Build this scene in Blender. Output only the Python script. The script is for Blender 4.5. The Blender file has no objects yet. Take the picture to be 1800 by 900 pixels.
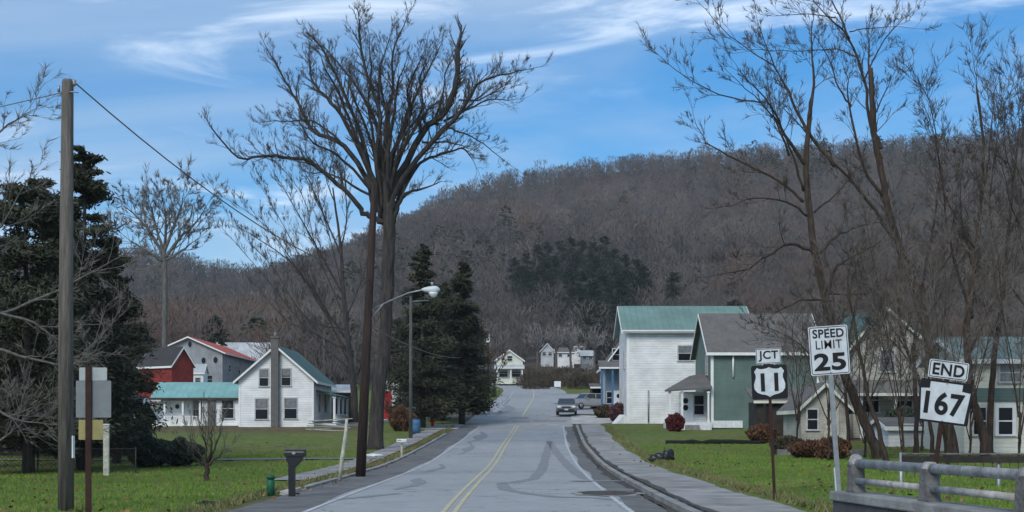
import bpy, math, random
import numpy as np
from mathutils import Vector, Matrix, Euler
R = math.radians
rng = random.Random(7)
nr = np.random.RandomState(11)
scene = bpy.context.scene
col = scene.collection

# ------------------------------------------------------------------ placing
F = 2400.0; HZ = 750.0; EYE = 1.75
def P(px, py, D):
    """a point at distance D metres, as the photograph's perspective sees it"""
    return Vector(((px - 900) * D / F, D, EYE - (py - HZ) * D / F))
_ry = [-200, 50, 61, 81, 109, 130, 170, 230, 260, 300, 400, 1200]
_rz = [0, 0, .06, .6, 1.75, 3.0, 5.3, 8.6, 10.0, 12.5, 20, 40]
def road_z(y):
    y = np.asarray(y, float)
    return sum(np.interp(y + d, _ry, _rz) for d in (-6, -3, 0, 3, 6)) / 5
_cy = [-60, 0, 32, 44.5, 61, 81, 109, 130, 170, 200, 215, 230, 245, 258, 268, 275]
_cx = [-1.3, -1.3, -1.29, -1.15, -.86, -.5, .36, 1.2, 2.7, 3.3, 3.0, 1.4, -1.8, -7.0, -14, -22]
def road_x(y):
    y = np.asarray(y, float)
    return sum(np.interp(y + d, _cy, _cx) for d in (-4, -2, 0, 2, 4)) / 5
_hp = [-400, 0, 250, 300, 400, 450, 500, 560, 620, 680, 700, 760, 800, 860, 920, 1000, 1100, 1200, 1300, 1400, 1500, 1600, 1700, 1800, 2200]
_hy = [455, 455, 436, 442, 466, 477, 466, 447, 425, 402, 385, 345, 325, 308, 298, 285, 272, 266, 258, 250, 245, 237, 230, 222, 215]
def ridge_z(x):
    px = 900 + np.asarray(x, float) * F / 900
    py = sum(np.interp(px + d, _hp, _hy) for d in (-20, 0, 20)) / 3 + 27
    return EYE + (HZ - py) * 900 / F
def ss(a, b, v):
    t = np.clip((np.asarray(v, float) - a) / (b - a), 0, 1)
    return t * t * (3 - 2 * t)
def ground(x, y):
    x = np.asarray(x, float); y = np.asarray(y, float)
    zr = road_z(y)
    u = x - road_x(y)
    z = zr + .22 * ss(6.6, 9.5, u) * (1 - ss(75, 95, y)) + .16 * ss(5, 6.5, u) * (1 - ss(100, 112, y))
    z = z + .35 * ss(14, 26, u) * ss(60, 95, y) * (1 - ss(120, 150, y))
    z = z - .06 * ss(7, 14, -u) * (1 - ss(60, 80, y))
    z = z - .68 * ss(9, 15, -u) * ss(98, 116, y) * (1 - ss(128, 150, y))
    t = np.clip((y - 270) / 630, 0, 1)
    hill = 11 + (ridge_z(x) - 11) * t ** 1.25 + 6 * np.sin(x * .021 + y * .013) * t * (1 - t) * 4
    hill = np.where(y > 900, hill - (y - 900) * .25, hill)
    w = ss(255, 320, y)
    z = z * (1 - w) + hill * w
    # the creek bed beside the bridge
    z = z - 1.1 * ss(6.2, 8.0, x) * (1 - ss(15, 21, y)) 
    return z
def gz(x, y): return float(ground(x, y))
def G(px, py, d0=12, d1=400):
    """where the line of sight of a photo pixel meets the ground"""
    D = d0
    while D < d1:
        p = P(px, py, D)
        if p.z <= gz(p.x, p.y): break
        D += .25
    p = P(px, py, D); return Vector((p.x, p.y, gz(p.x, p.y)))

# ------------------------------------------------------------------ objects
def tag(o, label=None, cat=None, group=None, kind=None):
    for k, v in (('label', label), ('category', cat), ('group', group), ('kind', kind)):
        if v: o[k] = v
    return o
def empty(name, loc, rz=0, label=None, cat=None, group=None):
    o = bpy.data.objects.new(name, None); col.objects.link(o)
    o.location = loc; o.rotation_euler = (0, 0, rz); o.empty_display_size = .2
    return tag(o, label, cat, group)
class MB:
    def __init__(s): s.v = []; s.f = []; s.sm = []
    def add(s, vs, fs, smooth=False):
        n = len(s.v); s.v.extend([tuple(v) for v in vs]); s.f.extend([tuple(i + n for i in f) for f in fs]); s.sm.extend([smooth] * len(fs)); return s
    def box(s, c, d, rot=None):
        hx, hy, hz = d[0] / 2, d[1] / 2, d[2] / 2
        vs = [Vector((x, y, z)) for x in (-hx, hx) for y in (-hy, hy) for z in (-hz, hz)]
        if rot is not None:
            m = Euler(rot).to_matrix(); vs = [m @ v for v in vs]
        c = Vector(c); vs = [v + c for v in vs]
        return s.add(vs, [(0, 1, 3, 2), (4, 6, 7, 5), (0, 4, 5, 1), (2, 3, 7, 6), (0, 2, 6, 4), (1, 5, 7, 3)])
    def bx(s, x0, x1, y0, y1, z0, z1): return s.box(((x0 + x1) / 2, (y0 + y1) / 2, (z0 + z1) / 2), (x1 - x0, y1 - y0, z1 - z0))
    def prism(s, prof, a, b, plane='xz'):
        """closed outline in a plane, extruded from a to b along the third axis"""
        def q(u, v, w):
            return {'xz': (u, w, v), 'yz': (w, u, v), 'xy': (u, v, w)}[plane]
        n = len(prof)
        vs = [q(u, v, a) for u, v in prof] + [q(u, v, b) for u, v in prof]
        fs = [tuple(range(n)), tuple(range(2 * n - 1, n - 1, -1))] + [(i, i + n, (i + 1) % n + n, (i + 1) % n) for i in range(n)]
        return s.add(vs, fs)
    def tube(s, pts, rad, n=8, cap=True, smooth=True):
        pts = [Vector(p) for p in pts]
        if not hasattr(rad, '__len__'): rad = [rad] * len(pts)
        vs = []; ref = Vector((.13, .97, .21))
        for i, p in enumerate(pts):
            t = (pts[min(i + 1, len(pts) - 1)] - pts[max(i - 1, 0)])
            if t.length < 1e-9: t = Vector((0, 0, 1))
            t.normalize()
            a = t.cross(ref)
            if a.length < .1: a = t.cross(Vector((1, 0, 0)))
            a.normalize(); b = t.cross(a)
            for k in range(n):
                an = 2 * math.pi * k / n
                vs.append(p + (a * math.cos(an) + b * math.sin(an)) * rad[i])
        fs = []
        for i in range(len(pts) - 1):
            for k in range(n):
                fs.append((i * n + k, i * n + (k + 1) % n, (i + 1) * n + (k + 1) % n, (i + 1) * n + k))
        if cap:
            fs.append(tuple(range(n - 1, -1, -1))); m = (len(pts) - 1) * n; fs.append(tuple(range(m, m + n)))
        return s.add(vs, fs, smooth)
    def lathe(s, prof, n=16, c=(0, 0, 0), axis='z'):
        vs = []
        for r, h in prof:
            for k in range(n):
                a = 2 * math.pi * k / n
                p = {'z': (r * math.cos(a), r * math.sin(a), h), 'y': (r * math.cos(a), h, r * math.sin(a)), 'x': (h, r * math.cos(a), r * math.sin(a))}[axis]
                vs.append((p[0] + c[0], p[1] + c[1], p[2] + c[2]))
        fs = [(i * n + k, i * n + (k + 1) % n, (i + 1) * n + (k + 1) % n, (i + 1) * n + k) for i in range(len(prof) - 1) for k in range(n)]
        fs.append(tuple(range(n))); m = (len(prof) - 1) * n; fs.append(tuple(range(m + n - 1, m - 1, -1)))
        return s.add(vs, fs, True)
    def build(s, name, mat, parent=None, loc=None, rot=None, bevel=0, kind=None):
        me = bpy.data.meshes.new(name); me.from_pydata(s.v, [], s.f)
        me.polygons.foreach_set('use_smooth', s.sm); me.materials.append(mat)
        me.update()
        import bmesh
        if len(s.f) < 3000:
            b = bmesh.new(); b.from_mesh(me); bmesh.ops.recalc_face_normals(b, faces=b.faces); b.to_mesh(me); b.free()
        o = bpy.data.objects.new(name, me); col.objects.link(o)
        if parent is not None: o.parent = parent
        if loc is not None: o.location = loc
        if rot is not None: o.rotation_euler = rot
        if bevel:
            m = o.modifiers.new('bevel', 'BEVEL'); m.width = bevel; m.segments = 2; m.limit_method = 'ANGLE'
        if kind: o['kind'] = kind
        return o
def copy_tree(o, parent=None):
    c = o.copy(); col.objects.link(c)
    if parent is not None: c.parent = parent
    for ch in [k for k in bpy.data.objects if k.parent == o and k.name in col.objects]: copy_tree(ch, c)
    return c
def slivers(name, mat, C, Dv, L, W, tint=None, parent=None, tri=False):
    """many thin leaf- or twig-sized faces in one mesh (numpy)"""
    n = len(C); rv = nr.normal(size=(n, 3))
    Dv = Dv / (np.linalg.norm(Dv, axis=1, keepdims=True) + 1e-9)
    S = np.cross(Dv, rv); S /= (np.linalg.norm(S, axis=1, keepdims=True) + 1e-9)
    L = np.asarray(L).reshape(-1, 1) * np.ones((n, 1)); W = np.asarray(W).reshape(-1, 1) * np.ones((n, 1))
    a = C - Dv * L / 2; b = C + Dv * L / 2
    if tri: V = np.stack([a - S * W / 2, a + S * W / 2, b], 1); k = 3
    else: V = np.stack([a - S * W * .3, a + S * W * .3, C + S * W / 2 + Dv * L * .1, b, C - S * W / 2 + Dv * L * .1], 1); k = 5
    V = V.reshape(-1, 3).astype(np.float32)
    me = bpy.data.meshes.new(name)
    me.vertices.add(n * k); me.vertices.foreach_set('co', V.ravel())
    me.loops.add(n * k); me.loops.foreach_set('vertex_index', np.arange(n * k, dtype=np.int32))
    me.polygons.add(n); me.polygons.foreach_set('loop_start', (np.arange(n) * k).astype(np.int32))
    me.update(calc_edges=True)
    if tint is not None:
        at = me.attributes.new('tint', 'FLOAT', 'FACE'); at.data.foreach_set('value', np.asarray(tint, np.float32))
    me.materials.append(mat)
    o = bpy.data.objects.new(name, me); col.objects.link(o)
    if parent is not None: o.parent = parent
    return o

# ------------------------------------------------------------------ materials
def nodes(m):
    m.use_nodes = True; nt = m.node_tree; nt.nodes.clear(); return nt
def N(nt, t, **kw):
    n = nt.nodes.new(t)
    for k, v in kw.items():
        if k in n.inputs: n.inputs[k].default_value = v
        else: setattr(n, k, v)
    return n
_mats = {}
def mat(name, c, rough=.7, var=.25, scale=3.0, bump=0.0, bscale=None, metal=0, c2=None, pattern=None, pw=.12, pstr=.3, stretch=None, detail=5, spec=.3, fac=None, soft=0, alpha=None, trans=0, coat=0):
    """base colour with noise variation towards c2, optional boards / seams / brick joints, bump"""
    if name in _mats: return _mats[name]
    m = bpy.data.materials.new(name); nt = nodes(m); L = nt.links.new
    out = N(nt, 'ShaderNodeOutputMaterial'); b = N(nt, 'ShaderNodeBsdfPrincipled')
    b.inputs['Roughness'].default_value = rough; b.inputs['Metallic'].default_value = metal
    b.inputs['Specular IOR Level'].default_value = spec; b.inputs['Coat Weight'].default_value = coat
    L(b.outputs[0], out.inputs[0])
    tc = N(nt, 'ShaderNodeTexCoord'); src = tc.outputs['Object']
    mp = N(nt, 'ShaderNodeMapping'); L(src, mp.inputs[0])
    if stretch: mp.inputs['Scale'].default_value = stretch
    no = N(nt, 'ShaderNodeTexNoise'); no.inputs['Scale'].default_value = scale; no.inputs['Detail'].default_value = detail; no.inputs['Roughness'].default_value = .65
    L(mp.outputs[0], no.inputs['Vector'])
    c2 = c2 or tuple(x * (1 - var) for x in c)
    c1 = tuple(min(1, x * (1 + var * .3)) for x in c) if var else c
    rp = N(nt, 'ShaderNodeValToRGB'); e = rp.color_ramp.elements
    e[0].position = .34; e[1].position = .66; e[0].color = (*c2, 1); e[1].color = (*c1, 1)
    L(no.outputs['Fac'], rp.inputs[0]); cur = rp.outputs[0]; h = no.outputs['Fac']
    if fac:   # a second attribute-driven tint
        at = N(nt, 'ShaderNodeAttribute', attribute_name='tint')
        r2 = N(nt, 'ShaderNodeValToRGB'); el = r2.color_ramp.elements
        while len(el) < len(fac): el.new(.5)
        for i, (p_, cc) in enumerate(fac): el[i].position = p_; el[i].color = (*cc, 1)
        L(at.outputs['Fac'], r2.inputs[0])
        mx = N(nt, 'ShaderNodeMix', data_type='RGBA', blend_type='MULTIPLY'); mx.inputs[0].default_value = 1
        L(cur, mx.inputs[6]); L(r2.outputs[0], mx.inputs[7]); cur = mx.outputs[2]
    bmp = None
    if bump:
        n2 = N(nt, 'ShaderNodeTexNoise'); n2.inputs['Scale'].default_value = bscale or scale * 4; n2.inputs['Detail'].default_value = 6
        L(mp.outputs[0], n2.inputs['Vector'])
        bmp = N(nt, 'ShaderNodeBump'); bmp.inputs['Strength'].default_value = bump; bmp.inputs['Distance'].default_value = .05
        L(n2.outputs['Fac'], bmp.inputs['Height'])
    if pattern:
        sx = N(nt, 'ShaderNodeSeparateXYZ'); L(src, sx.inputs[0])
        if pattern in ('boards', 'seams', 'seamsy', 'planks'):
            ax = {'boards': 2, 'seams': 0, 'seamsy': 1, 'planks': 0}[pattern]
            dv = N(nt, 'ShaderNodeMath', operation='DIVIDE'); L(sx.outputs[ax], dv.inputs[0]); dv.inputs[1].default_value = pw
            fr = N(nt, 'ShaderNodeMath', operation='FRACT'); L(dv.outputs[0], fr.inputs[0])
            if pattern == 'boards': hh = N(nt, 'ShaderNodeMath', operation='SUBTRACT'); hh.inputs[0].default_value = 1; L(fr.outputs[0], hh.inputs[1])
            else: hh = N(nt, 'ShaderNodeMath', operation='LESS_THAN'); L(fr.outputs[0], hh.inputs[0]); hh.inputs[1].default_value = .12
            if pattern == 'planks':
                iv = N(nt, 'ShaderNodeMath', operation='SUBTRACT'); iv.inputs[0].default_value = 1; L(hh.outputs[0], iv.inputs[1]); hh = iv
            height = hh.outputs[0]
            # joint line in a darker tone of the base colour
            jt = N(nt, 'ShaderNodeMath', operation='LESS_THAN'); L(fr.outputs[0], jt.inputs[0]); jt.inputs[1].default_value = .1
            mx = N(nt, 'ShaderNodeMix', data_type='RGBA'); mj = N(nt, 'ShaderNodeMath', operation='MULTIPLY'); L(jt.outputs[0], mj.inputs[0]); mj.inputs[1].default_value = pstr
            L(mj.outputs[0], mx.inputs[0]); L(cur, mx.inputs[6]); mx.inputs[7].default_value = (*[x * .45 for x in c], 1); cur = mx.outputs[2]
        else:
            br = N(nt, 'ShaderNodeTexBrick'); br.inputs['Scale'].default_value = 1 / pw; br.inputs['Mortar Size'].default_value = .04
            br.inputs['Color1'].default_value = (*c, 1); br.inputs['Color2'].default_value = (*c2, 1); br.inputs['Mortar'].default_value = (*[x * .5 for x in c2], 1)
            cb = N(nt, 'ShaderNodeCombineXYZ'); ad = N(nt, 'ShaderNodeMath', operation='ADD'); L(sx.outputs[0], ad.inputs[0]); L(sx.outputs[1], ad.inputs[1])
            L(ad.outputs[0], cb.inputs[0]); L(sx.outputs[2] if pattern == 'brick' else sx.outputs[2], cb.inputs[1]); L(cb.outputs[0], br.inputs['Vector'])
            mx = N(nt, 'ShaderNodeMix', data_type='RGBA'); mx.inputs[0].default_value = .6; L(cur, mx.inputs[6]); L(br.outputs['Color'], mx.inputs[7]); cur = mx.outputs[2]
            iv = N(nt, 'ShaderNodeMath', operation='SUBTRACT'); iv.inputs[0].default_value = 1; L(br.outputs['Fac'], iv.inputs[1]); height = iv.outputs[0]
        b2 = N(nt, 'ShaderNodeBump'); b2.inputs['Strength'].default_value = .5; b2.inputs['Distance'].default_value = .03
        L(height, b2.inputs['Height'])
        if bmp: L(bmp.outputs[0], b2.inputs['Normal'])
        bmp = b2
    L(cur, b.inputs['Base Color'])
    if bmp: L(bmp.outputs[0], b.inputs['Normal'])
    if soft:   # thin twigs scatter light: their normals lean upwards
        ge = N(nt, 'ShaderNodeNewGeometry'); va = N(nt, 'ShaderNodeVectorMath', operation='ADD'); va.inputs[1].default_value = (0, 0, soft); L(ge.outputs['Normal'], va.inputs[0])
        vn = N(nt, 'ShaderNodeVectorMath', operation='NORMALIZE'); L(va.outputs[0], vn.inputs[0]); L(vn.outputs[0], b.inputs['Normal'])
    _mats[name] = m; return m

M = {}
M['white_siding'] = mat('white clapboard', (.78, .80, .79), .6, .26, .5, .12, stretch=(1, 1, 2.2), detail=9, pattern='boards', pw=.2, pstr=.65)
M['trim_grey'] = mat('grey white window trim', (.50, .51, .50), .6, .3, 5)
M['white_trim'] = mat('white trim', (.8, .8, .78), .5, .1, 4)
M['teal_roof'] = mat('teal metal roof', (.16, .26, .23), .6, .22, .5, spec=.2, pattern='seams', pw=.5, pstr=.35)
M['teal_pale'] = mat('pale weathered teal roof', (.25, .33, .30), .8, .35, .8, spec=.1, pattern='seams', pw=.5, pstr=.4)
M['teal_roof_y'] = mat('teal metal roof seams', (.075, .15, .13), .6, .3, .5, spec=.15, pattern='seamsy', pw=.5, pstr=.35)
M['wing_roof'] = mat('pale teal porch roof', (.22, .42, .40), .6, .2, .6, spec=.2, pattern='seams', pw=.6, pstr=.3)
M['green_siding'] = mat('green clapboard', (.115, .175, .155), .65, .25, .7, .1, pattern='boards', pw=.15, pstr=.5)
M['tan_siding'] = mat('tan clapboard', (.43, .415, .35), .7, .45, .9, .1, pattern='boards', pw=.17, pstr=.5)
M['grey_siding'] = mat('grey board siding', (.32, .34, .35), .7, .3, .6, .1, pattern='planks', pw=.3, pstr=.4)
M['pale_siding'] = mat('pale grey siding', (.5, .53, .54), .7, .3, .6, .1, pattern='boards', pw=.2, pstr=.4)
M['blue_siding'] = mat('blue grey siding', (.20, .27, .33), .7, .3, .6, .1, pattern='boards', pw=.2, pstr=.4)
M['cream_siding'] = mat('cream siding', (.68, .69, .58), .7, .25, .6, pattern='boards', pw=.2, pstr=.3)
M['red_boards'] = mat('red barn boards', (.26, .035, .03), .75, .4, 1.2, .2, pattern='planks', pw=.22, pstr=.5)
M['grey_shingle'] = mat('weathered grey shingle', (.19, .18, .165), .9, .35, 1.2, .3, pattern='shingle', pw=.3)
M['dark_shingle'] = mat('dark shingle', (.07, .068, .068), .9, .35, 1.2, .3, pattern='shingle', pw=.3)
M['rust_roof'] = mat('rust red metal roof', (.50, .085, .055), .8, .5, .4, spec=.1, c2=(.38, .13, .10), pattern='seamsy', pw=.7, pstr=.3)
M['pale_roof'] = mat('pale metal roof', (.5, .53, .53), .5, .3, .5, pattern='seams', pw=.6, pstr=.3)
M['chimney'] = mat('grey chimney block', (.18, .175, .165), .9, .3, 2.5, .4, pattern='brick', pw=.35)
M['foundation'] = mat('stone foundation', (.15, .14, .13), .95, .4, 3, .5)
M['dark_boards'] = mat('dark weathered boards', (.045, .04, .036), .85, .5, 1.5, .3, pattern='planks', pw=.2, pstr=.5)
M['glass'] = mat('dark window glass', (.010, .012, .018), .2, .3, 1.2, spec=.22)
M['curtain'] = mat('window with pale curtain', (.2, .21, .22), .3, .5, 3, spec=.5)
M['pole_wood'] = mat('weathered grey pole wood', (.165, .15, .13), .9, .45, 2.0, .6, bscale=9, stretch=(6, 6, .5), c2=(.075, .068, .06))
M['pole_dark'] = mat('creosoted pole wood', (.05, .031, .026), .8, .45, 2.0, .6, bscale=9, stretch=(6, 6, .5), c2=(.02, .014, .013))
M['bark'] = mat('dark grey bark', (.062, .055, .050), .95, .5, 1.6, 1.0, bscale=5, stretch=(4, 4, .6), c2=(.022, .020, .020), detail=9)
M['bark_pale'] = mat('grey green bark', (.15, .14, .125), .95, .5, 2.0, 1.0, bscale=7, stretch=(3, 3, .6), c2=(.07, .07, .068))
M['bark_brown'] = mat('brown bark', (.072, .052, .038), .95, .5, 3.0, 1.0, bscale=8, stretch=(3, 3, .7), c2=(.026, .02, .016))
M['twig'] = mat('twig bark', (.088, .074, .064), .9, .3, 1.0)
M['twig_mid'] = mat('brown grey twigs', (.15, .128, .11), .9, .3, 1.0)
M['twig_pale'] = mat('pale dry twigs', (.30, .28, .26), .9, .3, 1.0)
M['twig_grey'] = mat('grey twig bark', (.17, .155, .14), .9, .3, 1.0)
M['needles'] = mat('dark evergreen needles', (.045, .052, .037), .8, .5, .5, spec=.1, soft=.5, c2=(.024, .029, .021), fac=[(0, (.7, .7, .7)), (1, (1.6, 1.5, 1.3))])
M['needles_blue'] = mat('blue green needles', (.014, .026, .019), .8, .5, .6, spec=.1, soft=.8, c2=(.008, .015, .011), fac=[(0, (.7, .7, .7)), (1, (1.5, 1.5, 1.4))])
M['shrub_dark'] = mat('clipped yew leaves', (.030, .042, .026), .7, .5, 2, soft=.6, c2=(.016, .024, .016), fac=[(0, (.7, .7, .7)), (1, (1.7, 1.7, 1.5))])
M['shrub_brown'] = mat('russet shrub twigs', (.13, .065, .035), .85, .5, 2, c2=(.06, .035, .022), fac=[(0, (.7, .7, .7)), (1, (1.5, 1.4, 1.3))])
M['shrub_purple'] = mat('purple brown shrub twigs', (.10, .05, .052), .85, .5, 2, c2=(.06, .03, .032), fac=[(0, (.6, .6, .6)), (1, (1.6, 1.5, 1.5))])
M['shrub_red'] = mat('dark red shrub leaves', (.10, .020, .022), .8, .5, 2, c2=(.06, .012, .014), fac=[(0, (.6, .6, .6)), (1, (1.7, 1.5, 1.5))])
M['forest'] = mat('bare wood twigs', (.100, .090, .082), .95, .3, .02, detail=3, spec=.05, soft=.6, c2=(.074, .068, .064), fac=[(0, (.55, .60, .66)), (.36, (1, 1, 1)), (.58, (1.45, 1.42, 1.4)), (.66, (1.1, .85, .74)), (.80, (1.3, 1.05, .9)), (.85, (.26, .42, .30)), (1, (.42, .6, .40))])
M['hedge'] = mat('olive brush', (.075, .064, .042), .9, .5, 2, c2=(.042, .036, .028), fac=[(0, (.7, .7, .7)), (1, (1.5, 1.4, 1.3))])
M['galv'] = mat('galvanised steel', (.34, .36, .37), .45, .3, 5, metal=.5)
M['sign_white'] = mat('reflective white sign face', (.60, .64, .66), .5, .22, 5, spec=.4, detail=9)
M['sign_black'] = mat('black sign paint', (.012, .012, .013), .45, .1, 3)
M['sign_back'] = mat('dull aluminium sign back', (.21, .225, .235), .5, .2, 3, metal=.4)
M['sign_back_pale'] = mat('pale aluminium sign back', (.38, .41, .41), .5, .2, 3, metal=.3)
M['sign_back_yellow'] = mat('yellowed plywood sign back', (.33, .29, .12), .7, .3, 3)
M['rust_post'] = mat('rusty brown channel post', (.045, .02, .015), .8, .4, 5, .3)
M['concrete'] = mat('weathered concrete', (.30, .30, .285), .9, .35, 1.6, .35, bscale=20, c2=(.16, .16, .155))
M['concrete_dark'] = mat('dark stained concrete', (.085, .085, .088), .9, .4, 1.6, .4, bscale=20, c2=(.05, .05, .053))
M['rail_metal'] = mat('dull aluminium rail', (.42, .41, .39), .8, .45, 5, .3, spec=.15, c2=(.20, .195, .185), detail=9)
M['rail_post'] = mat('grey bridge post', (.17, .168, .16), .85, .5, 4, .5, spec=.1, c2=(.08, .078, .074), detail=9)
M['black_plastic'] = mat('black plastic', (.012, .013, .016), .35, .2, 3, spec=.5)
M['green_plastic'] = mat('green plastic', (.012, .11, .055), .5, .2, 3)
M['white_paint'] = mat('white painted wood', (.72, .74, .74), .5, .2, 5)
M['pale_wood'] = mat('pale peeling wood', (.5, .49, .40), .8, .4, 6, .4)
M['red_paint'] = mat('red paint', (.42, .02, .025), .5, .2, 4)
M['blue_paint'] = mat('faded blue paint', (.06, .16, .28), .6, .3, 4)
M['orange'] = mat('orange flower heads', (.45, .14, .05), .8, .3, 4)
M['tyre'] = mat('tyre rubber', (.015, .015, .016), .8, .2, 4)
M['car_paint'] = mat('silver car paint', (.20, .22, .24), .3, .05, 2, metal=.5, coat=.6)
M['car_paint_white'] = mat('pale grey car paint', (.36, .38, .40), .3, .05, 2, metal=.3, coat=.6)
M['car_glass'] = mat('car glass', (.03, .04, .05), .06, .1, 2, spec=.7)
M['lamp_lens'] = mat('clear lamp lens', (.75, .77, .75), .2, .1, 3, spec=.6)
M['yellow_line'] = mat('worn yellow road paint', (.52, .47, .24), .8, .35, 2.2, c2=(.36, .35, .27), detail=8)
M['white_line'] = mat('worn white road paint', (.50, .52, .52), .8, .35, 2.2, c2=(.30, .31, .32), detail=8)
M['tar'] = mat('tar patch', (.17, .174, .178), .8, .3, 3, c2=(.25, .255, .26), detail=8)
M['tar_dark'] = mat('old asphalt patch', (.18, .182, .185), .9, .35, 1.0, .3, bscale=30, c2=(.24, .245, .25), detail=8)
M['gutter'] = mat('dirty gutter', (.04, .034, .028), .95, .5, 2.0, .5, bscale=15, c2=(.085, .075, .065), detail=8)
M['shoulder'] = mat('gritty shoulder', (.16, .16, .155), .95, .4, 1.0, .4, bscale=25, c2=(.10, .098, .094), detail=8)
M['sidewalk'] = mat('old concrete sidewalk', (.31, .305, .29), .9, .35, .6, .3, bscale=15, c2=(.17, .16, .145), detail=8)
M['drive'] = mat('pale concrete apron', (.50, .50, .48), .9, .25, .8, .3, bscale=15, c2=(.28, .28, .27), detail=8)
M['stone'] = mat('grey stone', (.2, .2, .19), .9, .4, 4, .6)
M['log'] = mat('blackened log', (.014, .013, .012), .9, .4, 4, .6)
M['dark_metal'] = mat('dark fence wire', (.05, .05, .05), .6, .2, 3)
M['soil_m'] = mat('bare soil', (.09, .075, .06), .95, .5, 1.5, .5)
M['wire'] = mat('weathered cable', (.17, .145, .12), .7, .1, 3)
# ------------------------------------------------------------------ ground sheet
xs = np.unique(np.concatenate([np.linspace(-700, -60, 45), np.arange(-60, -14, 1.5), np.arange(-14, 14.01, .5), np.arange(14, 60, 1.5), np.linspace(60, 700, 45)]))
ys = np.unique(np.concatenate([np.arange(-60, 20, 2.0), np.arange(20, 140, 1.0), np.arange(140, 290, 2.5), np.linspace(290, 1000, 90), [1100, 1300, 1700, 2500]]))
GX, GY = np.meshgrid(xs, ys)
u_ = GX - road_x(GY)
GZ = ground(GX, GY)
cut = (1 - ss(4.2, 4.8, np.abs(u_))) * (1 - ss(262, 275, GY))
GZ = GZ - .10 * cut + (nr.rand(*GX.shape) - .5) * .05 * ss(7, 9, np.abs(u_)) * (1 - cut)
nx, ny = len(xs), len(ys)
me = bpy.data.meshes.new('ground')
V = np.stack([GX, GY, GZ], -1).reshape(-1, 3)
idx = np.arange(nx * ny).reshape(ny, nx)
Q = np.stack([idx[:-1, :-1], idx[:-1, 1:], idx[1:, 1:], idx[1:, :-1]], -1).reshape(-1, 4)
me.vertices.add(len(V)); me.vertices.foreach_set('co', V.ravel())
me.loops.add(Q.size); me.loops.foreach_set('vertex_index', Q.ravel())
me.polygons.add(len(Q)); me.polygons.foreach_set('loop_start', np.arange(len(Q)) * 4)
me.update(calc_edges=True); me.polygons.foreach_set('use_smooth', [True] * len(Q))
# dirt / leaf litter share (0 lawn .. 1 litter) and woodland floor share
x, y, u = V[:, 0], V[:, 1], u_.ravel()
bank = (ss(88, 108, y) + .6 * ss(106, 110, y)) / 1.6 * (1 - ss(118, 121, y)) * ss(11, 13, -u)           # brown bank below the farmhouse
verge = (1 - ss(5.6, 6.6, np.abs(u))) * (1 - ss(120, 200, y))
verge_r = (1 - ss(6.8, 7.6, u)) * ss(4, 5, u) * .8
brush = ss(14.5, 16.5, x + (y - 50) * -.02) * ss(44, 54, y) * (1 - ss(84, 88, y)) + ss(9, 12, x) * (1 - ss(28, 36, y))
under = ss(18, 20, -x) * ss(46, 50, y) * (1 - ss(62, 70, y)) * (x < -19)
dry = np.clip(bank * 1.5 + verge * .55 + verge_r * .5 + brush * .9 + under * .8, 0, 1)
wood = np.clip(ss(215, 270, y) + ss(150, 190, y) * ss(24, 40, np.abs(u)), 0, 1)
for nm, a in (('dry', dry), ('wood', wood)):
    at = me.attributes.new(nm, 'FLOAT', 'POINT'); at.data.foreach_set('value', a.astype(np.float32))
m = bpy.data.materials.new('lawn and soil'); nt = nodes(m); L = nt.links.new
out = N(nt, 'ShaderNodeOutputMaterial'); b = N(nt, 'ShaderNodeBsdfPrincipled', Roughness=.95); b.inputs['Specular IOR Level'].default_value = .1; L(b.outputs[0], out.inputs[0])
tc = N(nt, 'ShaderNodeTexCoord')
def noise(sc, det=6, rough=.6, vec=None):
    n = N(nt, 'ShaderNodeTexNoise'); n.inputs['Scale'].default_value = sc; n.inputs['Detail'].default_value = det; n.inputs['Roughness'].default_value = rough
    L(vec or tc.outputs['Object'], n.inputs['Vector']); return n.outputs['Fac']
def ramp(f, pts):
    r = N(nt, 'ShaderNodeValToRGB'); e = r.color_ramp.elements
    while len(e) < len(pts): e.new(.5)
    for i, (p, c) in enumerate(pts): e[i].position = p; e[i].color = (*c, 1)
    L(f, r.inputs[0]); return r.outputs[0]
def mixc(f, a, c):
    x = N(nt, 'ShaderNodeMix', data_type='RGBA'); L(f, x.inputs[0]); L(a, x.inputs[6]); L(c, x.inputs[7]); return x.outputs[2]
def mth(op, a, c):
    x = N(nt, 'ShaderNodeMath', operation=op)
    for i, v in enumerate((a, c)):
        if hasattr(v, 'links'): L(v, x.inputs[i])
        else: x.inputs[i].default_value = v
    x.use_clamp = True; return x.outputs[0]
big = noise(.13, 4); fine = noise(2.2, 8, .7); vf = noise(14, 4)
pbig = mth('MULTIPLY', mth('SUBTRACT', mth('ADD', mth('MULTIPLY', big, .5), mth('MULTIPLY', noise(.5, 6, .65), .5)), .41), 5.0)
lawn = mixc(pbig, ramp(fine, [(.3, (.056, .112, .018)), (.5, (.095, .178, .026)), (.7, (.145, .225, .042))]), ramp(fine, [(.3, (.11, .125, .032)), (.55, (.165, .185, .045)), (.75, (.26, .225, .085))]))
soil = ramp(fine, [(.3, (.055, .042, .028)), (.5, (.12, .085, .05)), (.7, (.19, .15, .09))])
litter = ramp(noise(.35, 8, .7), [(.3, (.045, .040, .036)), (.5, (.085, .072, .062)), (.7, (.13, .105, .085))])
def attr(n): return N(nt, 'ShaderNodeAttribute', attribute_name=n).outputs['Fac']
patch = noise(.42, 7, .65)
dd = mth('MULTIPLY', mth('ADD', mth('SUBTRACT', mth('ADD', attr('dry'), mth('MULTIPLY', fine, .75)), .72), mth('MULTIPLY', patch, .32)), 2.0)
c = mixc(dd, lawn, soil); c = mixc(attr('wood'), c, litter)
L(c, b.inputs['Base Color'])
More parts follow.
